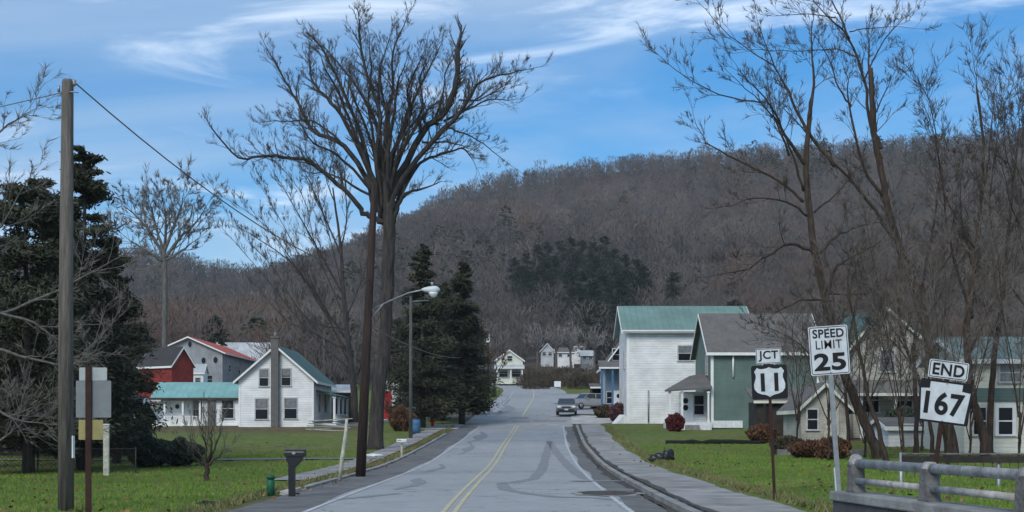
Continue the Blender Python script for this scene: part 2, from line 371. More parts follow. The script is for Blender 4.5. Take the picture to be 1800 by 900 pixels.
bp = N(nt, 'ShaderNodeBump'); bp.inputs['Strength'].default_value = .7; bp.inputs['Distance'].default_value = .08; L(mth('ADD', vf, fine), bp.inputs['Height']); L(bp.outputs[0], b.inputs['Normal'])
me.materials.append(m)
g = bpy.data.objects.new('ground', me); col.objects.link(g); g['kind'] = 'structure'

# ------------------------------------------------------------------ road
m = bpy.data.materials.new('aged asphalt'); nt = nodes(m); L = nt.links.new
out = N(nt, 'ShaderNodeOutputMaterial'); b = N(nt, 'ShaderNodeBsdfPrincipled', Roughness=.8); b.inputs['Specular IOR Level'].default_value = .25; L(b.outputs[0], out.inputs[0])
tc = N(nt, 'ShaderNodeTexCoord'); mp = N(nt, 'ShaderNodeMapping'); mp.inputs['Scale'].default_value = (1, .12, 1); L(tc.outputs['Object'], mp.inputs[0])
trk = noise(.75, 5, .6, mp.outputs[0]); pat = noise(.09, 5, .6); gr = noise(45, 3, .8); mid = noise(1.3, 8, .7)
c = mixc(trk, ramp(mid, [(.3, (.25, .255, .255)), (.7, (.32, .325, .325))]), ramp(mid, [(.3, (.31, .315, .315)), (.7, (.385, .39, .385))]))
c = mixc(mth('MULTIPLY', mth('SUBTRACT', pat, .52), 3.2), c, ramp(mid, [(.3, (.15, .155, .16)), (.7, (.22, .225, .225))]))
c = mixc(mth('MULTIPLY', mth('SUBTRACT', gr, .5), 1.2), c, ramp(gr, [(0, (.1, .1, .1)), (1, (.36, .36, .36))]))
vo = N(nt, 'ShaderNodeTexVoronoi', feature='DISTANCE_TO_EDGE'); vo.inputs['Scale'].default_value = .33
dw = N(nt, 'ShaderNodeVectorMath', operation='ADD'); nz = N(nt, 'ShaderNodeTexNoise'); nz.inputs['Scale'].default_value = 1.1; nz.inputs['Detail'].default_value = 6
L(tc.outputs['Object'], nz.inputs['Vector']); sc_ = N(nt, 'ShaderNodeVectorMath', operation='SCALE'); sc_.inputs['Scale'].default_value = 1.6; L(nz.outputs['Color'], sc_.inputs[0]); L(tc.outputs['Object'], dw.inputs[0]); L(sc_.outputs[0], dw.inputs[1]); L(dw.outputs[0], vo.inputs['Vector'])
lt = N(nt, 'ShaderNodeMath', operation='LESS_THAN'); L(vo.outputs['Distance'], lt.inputs[0]); lt.inputs[1].default_value = .007
c = mixc(mth('MULTIPLY', lt.outputs[0], mth('MULTIPLY', mth('SUBTRACT', pat, .38), 5.0)), c, ramp(gr, [(0, (.09, .09, .09)), (1, (.12, .12, .12))]))
L(c, b.inputs['Base Color'])
bp = N(nt, 'ShaderNodeBump'); bp.inputs['Strength'].default_value = .35; bp.inputs['Distance'].default_value = .01; L(gr, bp.inputs['Height']); L(bp.outputs[0], b.inputs['Normal'])
M['asphalt'] = m
def along(y0, y1, step=1.0): return np.append(np.arange(y0, y1, step), y1)
def strip(name, mt, y0, y1, u0, u1, dz, step=1.0, kind='structure', jit=0, cross=True, thick=0):
    """a sheet that follows the road between two offsets from its centre line; u0/u1 may be functions of y"""
    Y = along(y0, y1, step); f0 = u0 if callable(u0) else (lambda y: u0); f1 = u1 if callable(u1) else (lambda y: u1)
    mb = MB(); rows = []
    for y in Y:
        y = float(y); x0 = float(road_x(y)) + f0(y) + rng.uniform(-jit, jit); x1 = float(road_x(y)) + f1(y) + rng.uniform(-jit, jit)
        z = float(road_z(y)); k = max(1, int(abs(x1 - x0) / 1.5)) if cross else 1
        rows.append([(x0 + (x1 - x0) * i / k, y, z + dz) for i in range(9)] if False else [(x0 + (x1 - x0) * i / 4, y, z + dz) for i in range(5)])
    n = 5; vs = [v for r in rows for v in r]
    fs = [(i * n + k, i * n + k + 1, (i + 1) * n + k + 1, (i + 1) * n + k) for i in range(len(rows) - 1) for k in range(n - 1)]
    if thick:
        off = len(vs); vs += [(a[0], a[1], a[2] - thick) for r in rows for a in (r[0], r[-1])]
        for i in range(len(rows) - 1):
            fs.append((i * n, (i + 1) * n, off + 2 * i + 2, off + 2 * i)); fs.append((i * n + 4, off + 2 * i + 1, off + 2 * i + 3, (i + 1) * n + 4))
        fs.append((0, off, off + 1, 4)); j = len(rows) - 1; fs.append((j * n, j * n + 4, off + 2 * j + 1, off + 2 * j))
    mb.add(vs, fs); o = mb.build(name, mt); o['kind'] = kind
    me = o.data
    return o
strip('road', M['asphalt'], -40, 272, -4.5, 4.5, 0.0, 1.0)
strip('road_shoulder', M['shoulder'], -40, 108, -4.55, lambda y: -3.05 + .12 * math.sin(y * .3), .006, 1.0)
strip('road_gutter', M['shoulder'], 17, 108, lambda y: 3.85 + .1 * math.sin(y * .4), 4.52, .006, 1.0)
strip('road_gutter', M['gutter'], 17, 109, lambda y: 4.47 + .07 * math.sin(y * .23) + .05 * math.sin(y * 1.1), 4.75, .012, .7, jit=.07)
strip('soil_strip', M['soil_m'], 17, 109, 4.93, lambda y: 5.08 + .05 * math.sin(y * .37) + .04 * math.sin(y * 1.3), .178, .5, jit=.02)
strip('soil_strip', M['soil_m'], 17, 100, lambda y: 6.62 + .12 * math.sin(y * .9), lambda y: 7.2 + .25 * math.sin(y * .31) + .15 * math.sin(y * 1.7), .20, .6, jit=.1) if False else None
for (px_, py_, rx_, ry_, mt_) in ((1068, 868, .95, 1.6, 'sidewalk'), (1068, 868, .78, 1.25, 'gutter'), (1050, 846, .9, .45, 'tar_dark'), (1092, 862, .4, .9, 'stone')):
    q = G(px_, py_); n_ = 22; k_ = {'sidewalk': .014, 'gutter': .018, 'tar_dark': .016, 'stone': .022}[mt_]
    vs = [(q.x + rx_ * math.cos(a) * rng.uniform(.85, 1.1), q.y + ry_ * math.sin(a) * rng.uniform(.85, 1.1)) for a in [2 * math.pi * i / n_ for i in range(n_)]]
    o_ = MB().add([(a, min(b_, 60), float(road_z(b_)) + k_) for a, b_ in vs], [tuple(range(n_))]).build('pothole_patch', M[mt_]); o_['kind'] = 'structure'
for a, c_ in ((-.17, -.07), (.07, .17)):
    strip('centre_line', M['yellow_line'], -10, 111, a, c_, .008, 1.0)
strip('centre_line', M['yellow_line'], 124, 215, -.12, .02, .008, 2.0)
strip('edge_line', M['white_line'], -10, 110, -3.0, -2.88, .010)
strip('edge_line', M['white_line'], -10, 110, 3.68, 3.80, .010)
strip('edge_line', M['white_line'], 128, 200, -3.1, -3.0, .010, 2.0)
# stop bars, broken by wear
for (yy, a, c_) in ((111.3, -3.6, -2.9), (111.3, -2.5, -1.5), (111.3, -.9, -.2), (111.5, 1.0, 1.9), (111.4, 2.4, 3.3), (125.5, -3.6, -2.6), (125.4, -2.0, -1.2), (125.6, 2.6, 3.4)):
    strip('stop_bar', M['white_line'], yy, yy + .9, a, c_, .010, .3)
strip('cross_patch', M['tar_dark'], 115, 117.5, -.6, .9, .007, .5, jit=.1)
strip('cross_patch', M['tar'], 115.5, 118.5, 1.1, 3.9, .007, .5, jit=.15)
strip('cross_patch', M['tar_dark'], 121, 124, -1.0, .5, .007, .5, jit=.15)
# longitudinal darker patches in the left lane
for (y0, y1, a, w) in ((70, 84, -2.1, .5), (84, 100, -2.3, .8), (128, 150, -2.6, 1.4), (52, 60, -2.2, .35), (140, 175, -3.3, .7), (38, 46, -2.0, .5)):
    strip('asphalt_patch', M['tar_dark'] if w > .6 else M['tar'], y0, y1, (lambda a: lambda y: a + .15 * math.sin(y * .8))(a), (lambda a, w, y0, y1: lambda y: a + w * max(.15, math.sin(math.pi * (y - y0) / (y1 - y0))))(a, w, y0, y1), .007, .7, jit=.05)
def snake(pts, w, name='crack_seal', mt=None, dz=.007):
    """sealed crack: a band of tar laid on the road through photo points"""
    q = []
    for i in range(len(pts) - 1):
        a = G(*pts[i]); c_ = G(*pts[i + 1]); k = max(2, int((c_ - a).length / .4))
        q += [a.lerp(c_, t / k) for t in range(k)]
    q.append(G(*pts[-1])); vs = []
    for i, p in enumerate(q):
        t = (q[min(i + 1, len(q) - 1)] - q[max(i - 1, 0)]); t.z = 0; t.normalize(); s = Vector((-t.y, t.x, 0)) * (w * rng.uniform(.75, 1.25) / 2)
        for v in (p + s, p - s): vs.append((v.x, v.y, float(road_z(v.y)) + dz))
    mb = MB().add(vs, [(2 * i, 2 * i + 1, 2 * i + 3, 2 * i + 2) for i in range(len(q) - 1)]); o = mb.build(name, mt or M['tar']); o['kind'] = 'structure'; return o
snake([(966, 775), (960, 800), (952, 826), (938, 842), (905, 848), (882, 850)], .38)
snake([(966, 776), (978, 795), (1000, 820), (1022, 838), (1035, 843)], .40)
snake([(882, 851), (890, 861), (925, 868), (975, 874), (1050, 876), (1085, 880)], .36)
snake([(700, 868), (640, 874), (580, 880)], .3, dz=.0075)
# far slip of tarmac to the right at the bend, driveway apron, crossing drive to the left
def drape(name, mt, outline, dz=.03, step=.8):
    """a flat sheet following the ground inside an outline of ground points"""
    import bmesh
    bm = bmesh.new(); vs = [bm.verts.new((p[0], p[1], 0)) for p in outline]; bm.faces.new(vs)
    X = [p[0] for p in outline]; Yy = [p[1] for p in outline]
    v = min(X) + step
    while v < max(X): bmesh.ops.bisect_plane(bm, geom=bm.verts[:] + bm.edges[:] + bm.faces[:], plane_co=(v, 0, 0), plane_no=(1, 0, 0)); v += step
    v = min(Yy) + step
    while v < max(Yy): bmesh.ops.bisect_plane(bm, geom=bm.verts[:] + bm.edges[:] + bm.faces[:], plane_co=(0, v, 0), plane_no=(0, 1, 0)); v += step
    for q in bm.verts: q.co.z = gz(q.co.x, q.co.y) + dz
    bmesh.ops.recalc_face_normals(bm, faces=bm.faces)
    me = bpy.data.meshes.new(name); bm.to_mesh(me); bm.free(); me.materials.append(mt)
    o = bpy.data.objects.new(name, me); col.objects.link(o); o['kind'] = 'structure'; return o
rx = lambda y: float(road_x(y))
drape('driveway', M['drive'], [(rx(112) + 4.4, 112), (rx(112) + 6.0, 111.6), (9.6, 115), (13, 116.5), (13.2, 120), (9.0, 124), (rx(127) + 4.4, 127)])
drape('side_street', M['shoulder'], [(rx(118) - 4.4, 121), (-13, 120), (-40, 122), (-40, 128), (-13, 127), (rx(118) - 4.4, 129)], .03, 1.2)
drape('driveway', M['drive'], [(rx(104) - 4.4, 104), (rx(104) - 5.5, 103.5), (-7.6, 105), (-7.2, 110), (rx(114) - 4.4, 114)])
drape('parking_lot', M['asphalt'], [(rx(128) + 4.3, 128.5), (11.6, 128.5), (14, 140), (13, 172), (11, 186), (rx(186) + 4.3, 186)], .03, 1.5)
# kerbs and pavements
strip('kerb', M['sidewalk'], 17, 109, 4.72, 4.92, .13, 1.0, thick=.3)
strip('kerb', M['concrete'], 38, 96, -4.72, -4.52, .07, 1.0, thick=.25, jit=.03)
strip('kerb', M['drive'], 35.2, 37.2, -4.74, -4.5, .09, 1.0, thick=.25)
strip('sidewalk', M['sidewalk'], 17, 110, 5.0, lambda y: 6.75 + .1 * math.sin(y * .5), .165, .5, jit=.05, thick=.2)
strip('sidewalk', M['sidewalk'], 44, 103, -6.7, -5.5, .035, 1.0, jit=.05)
strip('footpath', M['foundation'], 66.2, 66.9, -26, -5.5, .04, .35, jit=.02) if False else None
drape('footpath', M['stone'], [(-5.4, 65.0), (-27, 65.0), (-27, 66.3), (-5.4, 66.3)], .04, 1.0)

# ------------------------------------------------------------------ woods on the hills
def proto(kind, n, big):
    """crown of one far tree, unit height: centres, directions, lengths, widths"""
    if kind == 'bare':
        th = nr.rand(n) * 2 * np.pi; h = .10 + .90 * nr.rand(n) ** .9
        rad = .30 * np.sin(np.pi * np.clip((h - .12) / 1.0, 0, 1)) ** .6 * np.sqrt(nr.rand(n))
        C = np.stack([rad * np.cos(th), rad * np.sin(th), h * .95], 1)
        Dv = np.stack([rad * np.cos(th) * 2.0, rad * np.sin(th) * 2.0, .45 + .3 * nr.rand(n)], 1) + nr.normal(size=(n, 3)) * .22
        Ln = (.10 + .11 * nr.rand(n)) * (.8 if big else 1); W = (.0075 if big else .015) * (1 + nr.rand(n))
        k = 4; C[:k] = [(0, 0, .15 + .15 * i) for i in range(k)]; Dv[:k] = [(.1 * i - .15, .05, 1)] * k if False else [(0.02, .01, 1)] * k; Ln[:k] = .4; W[:k] = .03
    else:
        th = nr.rand(n) * 2 * np.pi; h = nr.rand(n) ** .9
        rad = .27 * (1 - h ** 2.2) ** .6 * (.35 + .65 * nr.rand(n)) + .01
        C = np.stack([rad * np.cos(th), rad * np.sin(th), .08 + h * .9], 1)
        Dv = np.stack([np.cos(th), np.sin(th), -.25 + .3 * nr.rand(n)], 1)
        Ln = .06 + .06 * nr.rand(n); W = .03 + .03 * nr.rand(n)
    return C, Dv, Ln, W
def wood(name, pts, mt, n, big, label, seedtint=None):
    Cs, Ds, Ls, Ws, Ts = [], [], [], [], []
    pr = {('bare', i): proto('bare', n, big) for i in range(6)}; pr.update({('ever', i): proto('ever', n, big) for i in range(4)})
    for (x, y, H, t) in pts:
        k = ('ever', nr.randint(4)) if t >= .84 else ('bare', nr.randint(6))
        C, Dv, Ln, W = pr[k]; a = nr.rand() * 6.28; ca, sa = math.cos(a), math.sin(a)
        Rm = np.array([[ca, -sa, 0], [sa, ca, 0], [0, 0, 1]]); sp = nr.uniform(1.0, 1.65)
        C2 = (C * [sp, sp, 1]) @ Rm.T * H + [x, y, gz(x, y)]
        Cs.append(C2); Ds.append(Dv @ Rm.T); Ls.append(Ln * H); Ws.append(W * H)
        Ts.append(np.clip(t + nr.normal(size=len(Ln)) * .012, .841 if t >= .84 else 0, 1 if t >= .84 else .82))
    o = slivers(name, mt, np.concatenate(Cs), np.concatenate(Ds), np.concatenate(Ls), np.concatenate(Ws), np.concatenate(Ts))
    o['kind'] = 'stuff'; o['label'] = label; return o
def far_kind(x, y):
    v = math.sin(x * .013 + 1.3) * math.sin(y * .011 + x * .004) + .5 * math.sin(x * .05 + y * .03)
    px = 900 + x * F / y
    p_e = .008 + (.22 if (math.sin(x * .017 + 2) * math.sin(y * .013 + .7) > .72) else 0)
    if y > 760 and px > 1200: p_e += .30
    if nr.rand() < p_e: return nr.uniform(.86, 1)
    t = .33 + .10 * v + nr.normal() * .17 + (.1 if y < 400 else 0)
    if px < 520 and y < 480: t = .70 + nr.normal() * .10
    if px > 1250 and nr.rand() < .25: t = .7 + nr.normal() * .04
    return float(np.clip(t, 0, .8))
pts = []
y = 300.0
while y < 925:
    s = 6.6 + (y - 300) * .0045
    half = .5 * y + 40
    for x in np.arange(-half, half, s):
        xx = x + nr.uniform(-.45, .45) * s; yy = y + nr.uniform(-.5, .5) * s
        if y < 326 and -14 < xx < 30 : continue
        pts.append((xx, yy, float(np.clip(nr.normal(11.5, 2.2), 7, 17)) * (1 - .08 * (y > 600)), far_kind(xx, yy)))
    y += s * 1.15
for y_ in (868, 880, 891, 900, 909, 918):
    for x in np.arange(-400, 400, 5.2): pts.append((x + nr.uniform(-2.5, 2.5), y_ + nr.uniform(-4, 4), float(np.clip(nr.normal(9.5, 2.4), 5, 15)), far_kind(x, y_)))
far = [p for p in pts if p[1] >= 430]; near = [p for p in pts if p[1] < 430]
print('trees', len(far), len(near))
wood('hillside_woods', far, M['forest'], 125, False, 'bare grey brown woods covering the far hillside up to the ridge')
y = 205.0
while y < 300:
    half = .42 * y + 20
    for x in np.arange(-half, half, 6.0):
        xx = x + nr.uniform(-2.5, 2.5); yy = y + nr.uniform(-3, 3)
        px = 900 + xx * F / yy
        if -34 < px - 900 < 190 and yy < 330: continue
        if 700 < px < 1180 and yy < 262: continue
        if 250 < px < 480 and (yy < 228 or (385 < px < 470 and yy < 252)): continue
        near.append((xx, yy, nr.uniform(9, 13), far_kind(xx, yy) if nr.rand() > .1 else .9))
    y += 7
wood('lower_woods', near, M['forest'], 330, True, 'bare brown woods behind the houses at the foot of the hill')

# brush on the slope below the hill houses and around the bend
def clump(n, cx, cy, rx_, ry_, h, tilt=.5, up=.7):
    """points filling a low mound standing on the ground"""
    th = nr.rand(n) * 2 * np.pi; r = np.sqrt(nr.rand(n)); X = cx + rx_ * r * np.cos(th); Y = cy + ry_ * r * np.sin(th)
    hz = h * np.sqrt(np.clip(1 - r ** 2, 0, 1)) * nr.rand(n) ** .6
    Z = ground(X, Y) + hz
    return np.stack([X, Y, Z], 1), np.stack([np.cos(th) * r * tilt, np.sin(th) * r * tilt, up * np.ones(n)], 1) + nr.normal(size=(n, 3)) * .35
A = [clump(700, x_, y_, rr, rr, h) for (x_, y_, rr, h) in [(nr.uniform(2, 24), nr.uniform(212, 262), nr.uniform(2, 4.5), nr.uniform(1, 2.8)) for _ in range(26)] + [(nr.uniform(0, 30), nr.uniform(262, 312), nr.uniform(2, 4.5), nr.uniform(1.2, 3)) for _ in range(26)]]
C = np.concatenate([a[0] for a in A]); Dv = np.concatenate([a[1] for a in A])
t_ = np.repeat(nr.rand(52), 700)
o = slivers('roadside_brush', M['hedge'], C, Dv, nr.uniform(.3, .9, len(C)), nr.uniform(.05, .12, len(C)), t_); o['kind'] = 'stuff'; o['label'] = 'low olive and brown brush on the slope past the bend'

# short grass on the lawns near the bridge
def blades(n, xr, yr, ok):
    X = nr.uniform(*xr, n); Y = yr[0] + (yr[1] - yr[0]) * nr.rand(n) ** 1.6; k = ok(X, Y); X, Y = X[k], Y[k]
    return X, Y
Xl, Yl = blades(90000, (-32, -4.9), (24, 75), lambda X, Y: (X - road_x(Y) < -4.9) & ~((X - road_x(Y) > -6.8) & (Y > 43)) & (np.abs(Y - 65.6) > .8) & (X > -.42 * Y))
Xr, Yr = blades(70000, (5, 22), (20, 75), lambda X, Y: (X - road_x(Y) > 6.95) & (X < .42 * Y))
X = np.concatenate([Xl, Xr]); Y = np.concatenate([Yl, Yr]); n = len(X); Lb = nr.uniform(.05, .11, n)
C = np.stack([X, Y, ground(X, Y) + Lb * .4], 1); Dv = np.stack([nr.normal(size=n) * .4, nr.normal(size=n) * .4, np.ones(n)], 1)
M['blade'] = mat('grass blades', (.12, .20, .034), .9, .3, .25, soft=.8, c2=(.078, .142, .022), fac=[(0, (.8, .9, .8)), (.8, (1.15, 1.1, 1)), (1, (2.0, 1.3, 1.8))], spec=.1)
o = slivers('lawn_grass', M['blade'], C, Dv, Lb, nr.uniform(.02, .04, n), nr.rand(n), tri=True); o['kind'] = 'stuff'; o['label'] = 'short green grass of the lawns on both sides of the road'

# fallen leaves and tufts along the verges
nl = 2600; Xa = np.concatenate([nr.uniform(-30, -4.8, nl), nr.uniform(5.2, 22, nl)]); Ya = np.concatenate([24 + 60 * nr.rand(nl) ** 1.4, 20 + 55 * nr.rand(nl) ** 1.4])
k = (np.sin(Xa * .7 + Ya * .3) + np.sin(Ya * .9 - Xa * .4) + nr.normal(size=len(Xa)) * .6 > .5); Xa, Ya = Xa[k], Ya[k]; n = len(Xa)
C = np.stack([Xa, Ya, ground(Xa, Ya) + .07], 1); Dv = np.stack([nr.normal(size=n), nr.normal(size=n), nr.normal(size=n) * .4], 1)
M['leaf'] = mat('fallen leaves', (.17, .10, .05), .9, .4, 1.0, c2=(.10, .065, .035), fac=[(0, (.7, .7, .7)), (1, (1.6, 1.4, 1.3))])
o = slivers('fallen_leaves', M['leaf'], C, Dv, nr.uniform(.06, .13, n), nr.uniform(.05, .09, n), nr.rand(n)); o['kind'] = 'stuff'; o['label'] = 'scattered brown fallen leaves on the lawns'
n = 9000; Ya = 18 + 90 * nr.rand(n) ** 1.3; sd_ = nr.rand(n) < .5; Xa = road_x(Ya) + np.where(sd_, -4.85 - np.abs(nr.normal(size=n)) * .25, 6.95 + np.abs(nr.normal(size=n)) * .22)
C = np.stack([Xa, Ya, ground(Xa, Ya) + .08], 1); Dv = np.stack([nr.normal(size=n) * .5, nr.normal(size=n) * .5, np.ones(n)], 1)
M['tuft'] = mat('straw tufts', (.19, .17, .08), .9, .4, 1.0, c2=(.10, .12, .04), fac=[(0, (.7, .8, .7)), (1, (1.4, 1.3, 1.3))])
o = slivers('verge_grass', M['tuft'], C, Dv, nr.uniform(.12, .26, n), nr.uniform(.02, .05, n), nr.rand(n), tri=True); o['kind'] = 'stuff'; o['label'] = 'straw coloured longer grass along both road verges'
# ------------------------------------------------------------------ haze over the valley
hz = MB().bx(-760, 760, -70, 2600, -60, 330).build('haze', M['white_trim']); hz['kind'] = 'stuff'; hz['label'] = 'thin even haze over the valley'
hm = bpy.data.materials.new('haze air'); nt = nodes(hm); out = N(nt, 'ShaderNodeOutputMaterial'); pv = N(nt, 'ShaderNodeVolumePrincipled'); pv.inputs['Density'].default_value = .00012; pv.inputs['Color'].default_value = (.92, .95, 1, 1); pv.inputs['Anisotropy'].default_value = 0
nt.links.new(pv.outputs[0], out.inputs['Volume']); hz.data.materials.clear(); hz.data.materials.append(hm)
# ------------------------------------------------------------------ sky, sun, camera
SUN_EL, SUN_AZ = 40, 205      # azimuth clockwise from north (+Y): behind the camera, to its left
w = bpy.data.worlds.new('World'); scene.world = w; w.use_nodes = True; nt = w.node_tree; nt.nodes.clear(); L = nt.links.new
out = N(nt, 'ShaderNodeOutputWorld'); bg = N(nt, 'ShaderNodeBackground'); L(bg.outputs[0], out.inputs[0])
sky = N(nt, 'ShaderNodeTexSky', sky_type='NISHITA'); sky.sun_disc = False
sky.sun_elevation = R(SUN_EL); sky.sun_rotation = R(SUN_AZ); sky.altitude = 300; sky.air_density = 1.0; sky.dust_density = .3; sky.ozone_density = 3.5
hs = N(nt, 'ShaderNodeHueSaturation'); hs.inputs['Saturation'].default_value = 1.58; hs.inputs['Value'].default_value = .70; L(sky.outputs[0], hs.inputs['Color'])
tc = N(nt, 'ShaderNodeTexCoord')
sp = N(nt, 'ShaderNodeSeparateXYZ'); L(tc.outputs['Generated'], sp.inputs[0])
def mm(op, a, c, clamp=False):
    x = N(nt, 'ShaderNodeMath', operation=op); x.use_clamp = clamp
    for i, v in enumerate((a, c)):
        if hasattr(v, 'links'): L(v, x.inputs[i])
        elif v is not None: x.inputs[i].default_value = v
    return x.outputs[0]
zc = mm('ADD', mm('MAXIMUM', sp.outputs[2], 0.0), .11)
cv = N(nt, 'ShaderNodeCombineXYZ'); L(mm('DIVIDE', sp.outputs[0], zc), cv.inputs[0]); L(mm('DIVIDE', sp.outputs[1], zc), cv.inputs[1])
mp = N(nt, 'ShaderNodeMapping'); mp.inputs['Rotation'].default_value = (0, 0, R(-28)); mp.inputs['Scale'].default_value = (.9, 1.55, 1); mp.inputs['Location'].default_value = (5.9, 1.5, 0); L(cv.outputs[0], mp.inputs[0])
def sn(sc, det, rough, dist=0):
    n = N(nt, 'ShaderNodeTexNoise'); n.inputs['Scale'].default_value = sc; n.inputs['Detail'].default_value = det; n.inputs['Roughness'].default_value = rough; n.inputs['Distortion'].default_value = dist
    L(mp.outputs[0], n.inputs['Vector']); return n.outputs['Fac']
def mr(v, a, c, lo=0, hi=1):
    x = N(nt, 'ShaderNodeMapRange'); x.interpolation_type = 'SMOOTHSTEP'; L(v, x.inputs[0]); x.inputs[1].default_value = a; x.inputs[2].default_value = c; x.inputs[3].default_value = lo; x.inputs[4].default_value = hi; return x.outputs[0]
veil = mr(sn(.5, 8, .55, .8), .30, .62, .12, .72)
wisp = mr(sn(1.2, 10, .6, 1.6), .48, .76, 0, .75)
gate = mr(sn(.45, 3, .5), .38, .58)
wisp = mm('MULTIPLY', wisp, gate)
cl = N(nt, 'ShaderNodeMix', data_type='RGBA'); L(veil, cl.inputs[0]); L(hs.outputs[0], cl.inputs[6]); cl.inputs[7].default_value = (2.75, 3.6, 4.7, 1)
c2 = N(nt, 'ShaderNodeMix', data_type='RGBA'); L(wisp, c2.inputs[0]); L(cl.outputs[2], c2.inputs[6]); c2.inputs[7].default_value = (6.0, 6.7, 7.5, 1)
L(c2.outputs[2], bg.inputs[0]); bg.inputs[1].default_value = .10
sl = bpy.data.lights.new('sun', 'SUN'); so = bpy.data.objects.new('sun', sl); col.objects.link(so)
sl.energy = 1.25; sl.angle = R(26); sl.color = (1, .95, .87)
az, el = R(SUN_AZ), R(SUN_EL)
to = Vector((math.sin(az) * math.cos(el), math.cos(az) * math.cos(el), math.sin(el)))
so.rotation_euler = to.to_track_quat('Z', 'Y').to_euler()
cam = bpy.data.cameras.new('camera'); co = bpy.data.objects.new('camera', cam); col.objects.link(co)
cam.sensor_width = 36; cam.lens = F / 1800 * 36; cam.shift_y = (HZ - 450) / 1800
cam.clip_end = 6000; cam.clip_start = .1
co.location = (0, 0, EYE); co.rotation_euler = (R(90), 0, 0); scene.camera = co
scene.view_settings.view_transform = 'Standard'; scene.view_settings.look = 'None'; scene.view_settings.exposure = .95; scene.view_settings.gamma = 1
# ------------------------------------------------------------------ building pieces
def window(parent, x, y, z, w, h, face='S', glass='glass', frame='trim_grey', fr=.09, name='window', bars=True, rnd=False, sill=True):
    """frame with pane and sill as sub-parts; (x, y, z) is the middle of the opening on the wall plane"""
    rot = {'S': 0, 'E': R(90), 'W': R(-90), 'N': R(180)}[face]
    mb = MB(); t = .06
    if rnd:
        n = 14; A = [2 * math.pi * k / n for k in range(n)]
        vs = [(math.cos(a) * (w / 2 + fr * k), yy, math.sin(a) * (h / 2 + fr * k)) for yy in (-t, .01) for k in (0, 1) for a in A]
        fs = []
        for k in range(n):
            j = (k + 1) % n; fs += [(k, j, n + j, n + k), (2 * n + k, 3 * n + k, 3 * n + j, 2 * n + j), (n + k, n + j, 3 * n + j, 3 * n + k), (k, 2 * n + k, 2 * n + j, j)]
        mb.add(vs, fs)
    else:
        mb.bx(-w / 2 - fr, -w / 2, -t, .01, -h / 2, h / 2).bx(w / 2, w / 2 + fr, -t, .01, -h / 2, h / 2)
        mb.bx(-w / 2 - fr, w / 2 + fr, -t, .01, h / 2, h / 2 + fr * 1.2)
        if bars: mb.bx(-w / 2, w / 2, -t * .7, .01, -.03, .03)
        if not sill: mb.bx(-w / 2 - fr, w / 2 + fr, -t, .01, -h / 2 - fr, -h / 2)
    f = mb.build(name, M[frame], parent, (x, y, z), (0, 0, rot))
    if rnd:
        n = 14; pb = MB().add([(math.cos(2 * math.pi * k / n) * w / 2, -.012, math.sin(2 * math.pi * k / n) * h / 2) for k in range(n)], [tuple(range(n))])
    else: pb = MB().bx(-w / 2, w / 2, -.022, .005, -h / 2, h / 2)
    pb.build('pane', M[glass], f)
    if not rnd and w > .65 and rng.random() < .55:   # blinds or curtains behind the glass, seen as a paler upper part
        hb = h * rng.uniform(.25, .55); MB().bx(-w / 2 + .04, w / 2 - .04, -.028, -.023, h / 2 - hb, h / 2 - .01).build('blind', M['curtain'], f)
    if sill and not rnd: MB().bx(-w / 2 - fr - .04, w / 2 + fr + .04, -t - .05, .01, -h / 2 - .09, -h / 2).build('sill', M[frame], f)
    return f
def shell(root, x0, x1, y0, y1, h, hr, axis, wallm, roofm, over=.35, z0=0, th=.14, fascia='white_trim', apex=.5, name='', base=None):
    """walls with gables and a two-plane roof; axis is the direction of the ridge"""
    if axis == 'x': a0, a1, b0, b1, pl = y0, y1, x0, x1, 'yz'
    else: a0, a1, b0, b1, pl = x0, x1, y0, y1, 'xz'
    am = a0 + (a1 - a0) * apex
    MB().prism([(a0, z0), (a1, z0), (a1, h), (am, hr), (a0, h)], b0, b1, pl).build('wall', M[wallm], root)
    e = .008
    sl0 = (hr - h) / (am - a0); sl1 = (hr - h) / (a1 - am)
    prof = [(a0 - over, h - over * sl0 + e), (am, hr + e), (a1 + over, h - over * sl1 + e), (a1 + over, h - over * sl1 + e + th), (am, hr + th + e), (a0 - over, h - over * sl0 + e + th)]
    rf = MB().prism(prof, b0 - over, b1 + over, pl).build('roof', M[roofm], root)
    # rake and eave boards, a sub-part of the roof, 4 mm proud
    tb = MB(); k = .05
    for bb in (b0 - over - k, b1 + over + .004):
        tb.prism([(p[0], p[1] - (.1 if i < 3 else .03)) for i, p in enumerate(prof)], bb, bb + k - .004, pl)
    if pl == 'yz':
        tb.bx(b0 - over, b1 + over, a0 - over - .05, a0 - over - .004, prof[0][1] - .1, prof[5][1] - .03)
    else:
        tb.bx(a0 - over - .05, a0 - over - .004, b0 - over, b1 + over, prof[0][1] - .1, prof[5][1] - .03); tb.bx(a1 + over + .004, a1 + over + .05, b0 - over, b1 + over, prof[2][1] - .1, prof[3][1] - .03)
    tb.build('fascia', M[fascia], rf)
    if base: MB().bx(x0 - .04, x1 + .04, y0 - .04, y1 + .04, z0 - .1, z0 + .38).build('foundation', M[base], root)
    return rf
def corners(root, x0, x1, y0, z0, h, m='white_trim', w=.14):
    MB().bx(x0 - .03, x0 + w, y0 - .03, y0 + .05, z0, h).build('corner_board', M[m], root)
    MB().bx(x1 - w, x1 + .03, y0 - .03, y0 + .05, z0, h).build('corner_board', M[m], root)
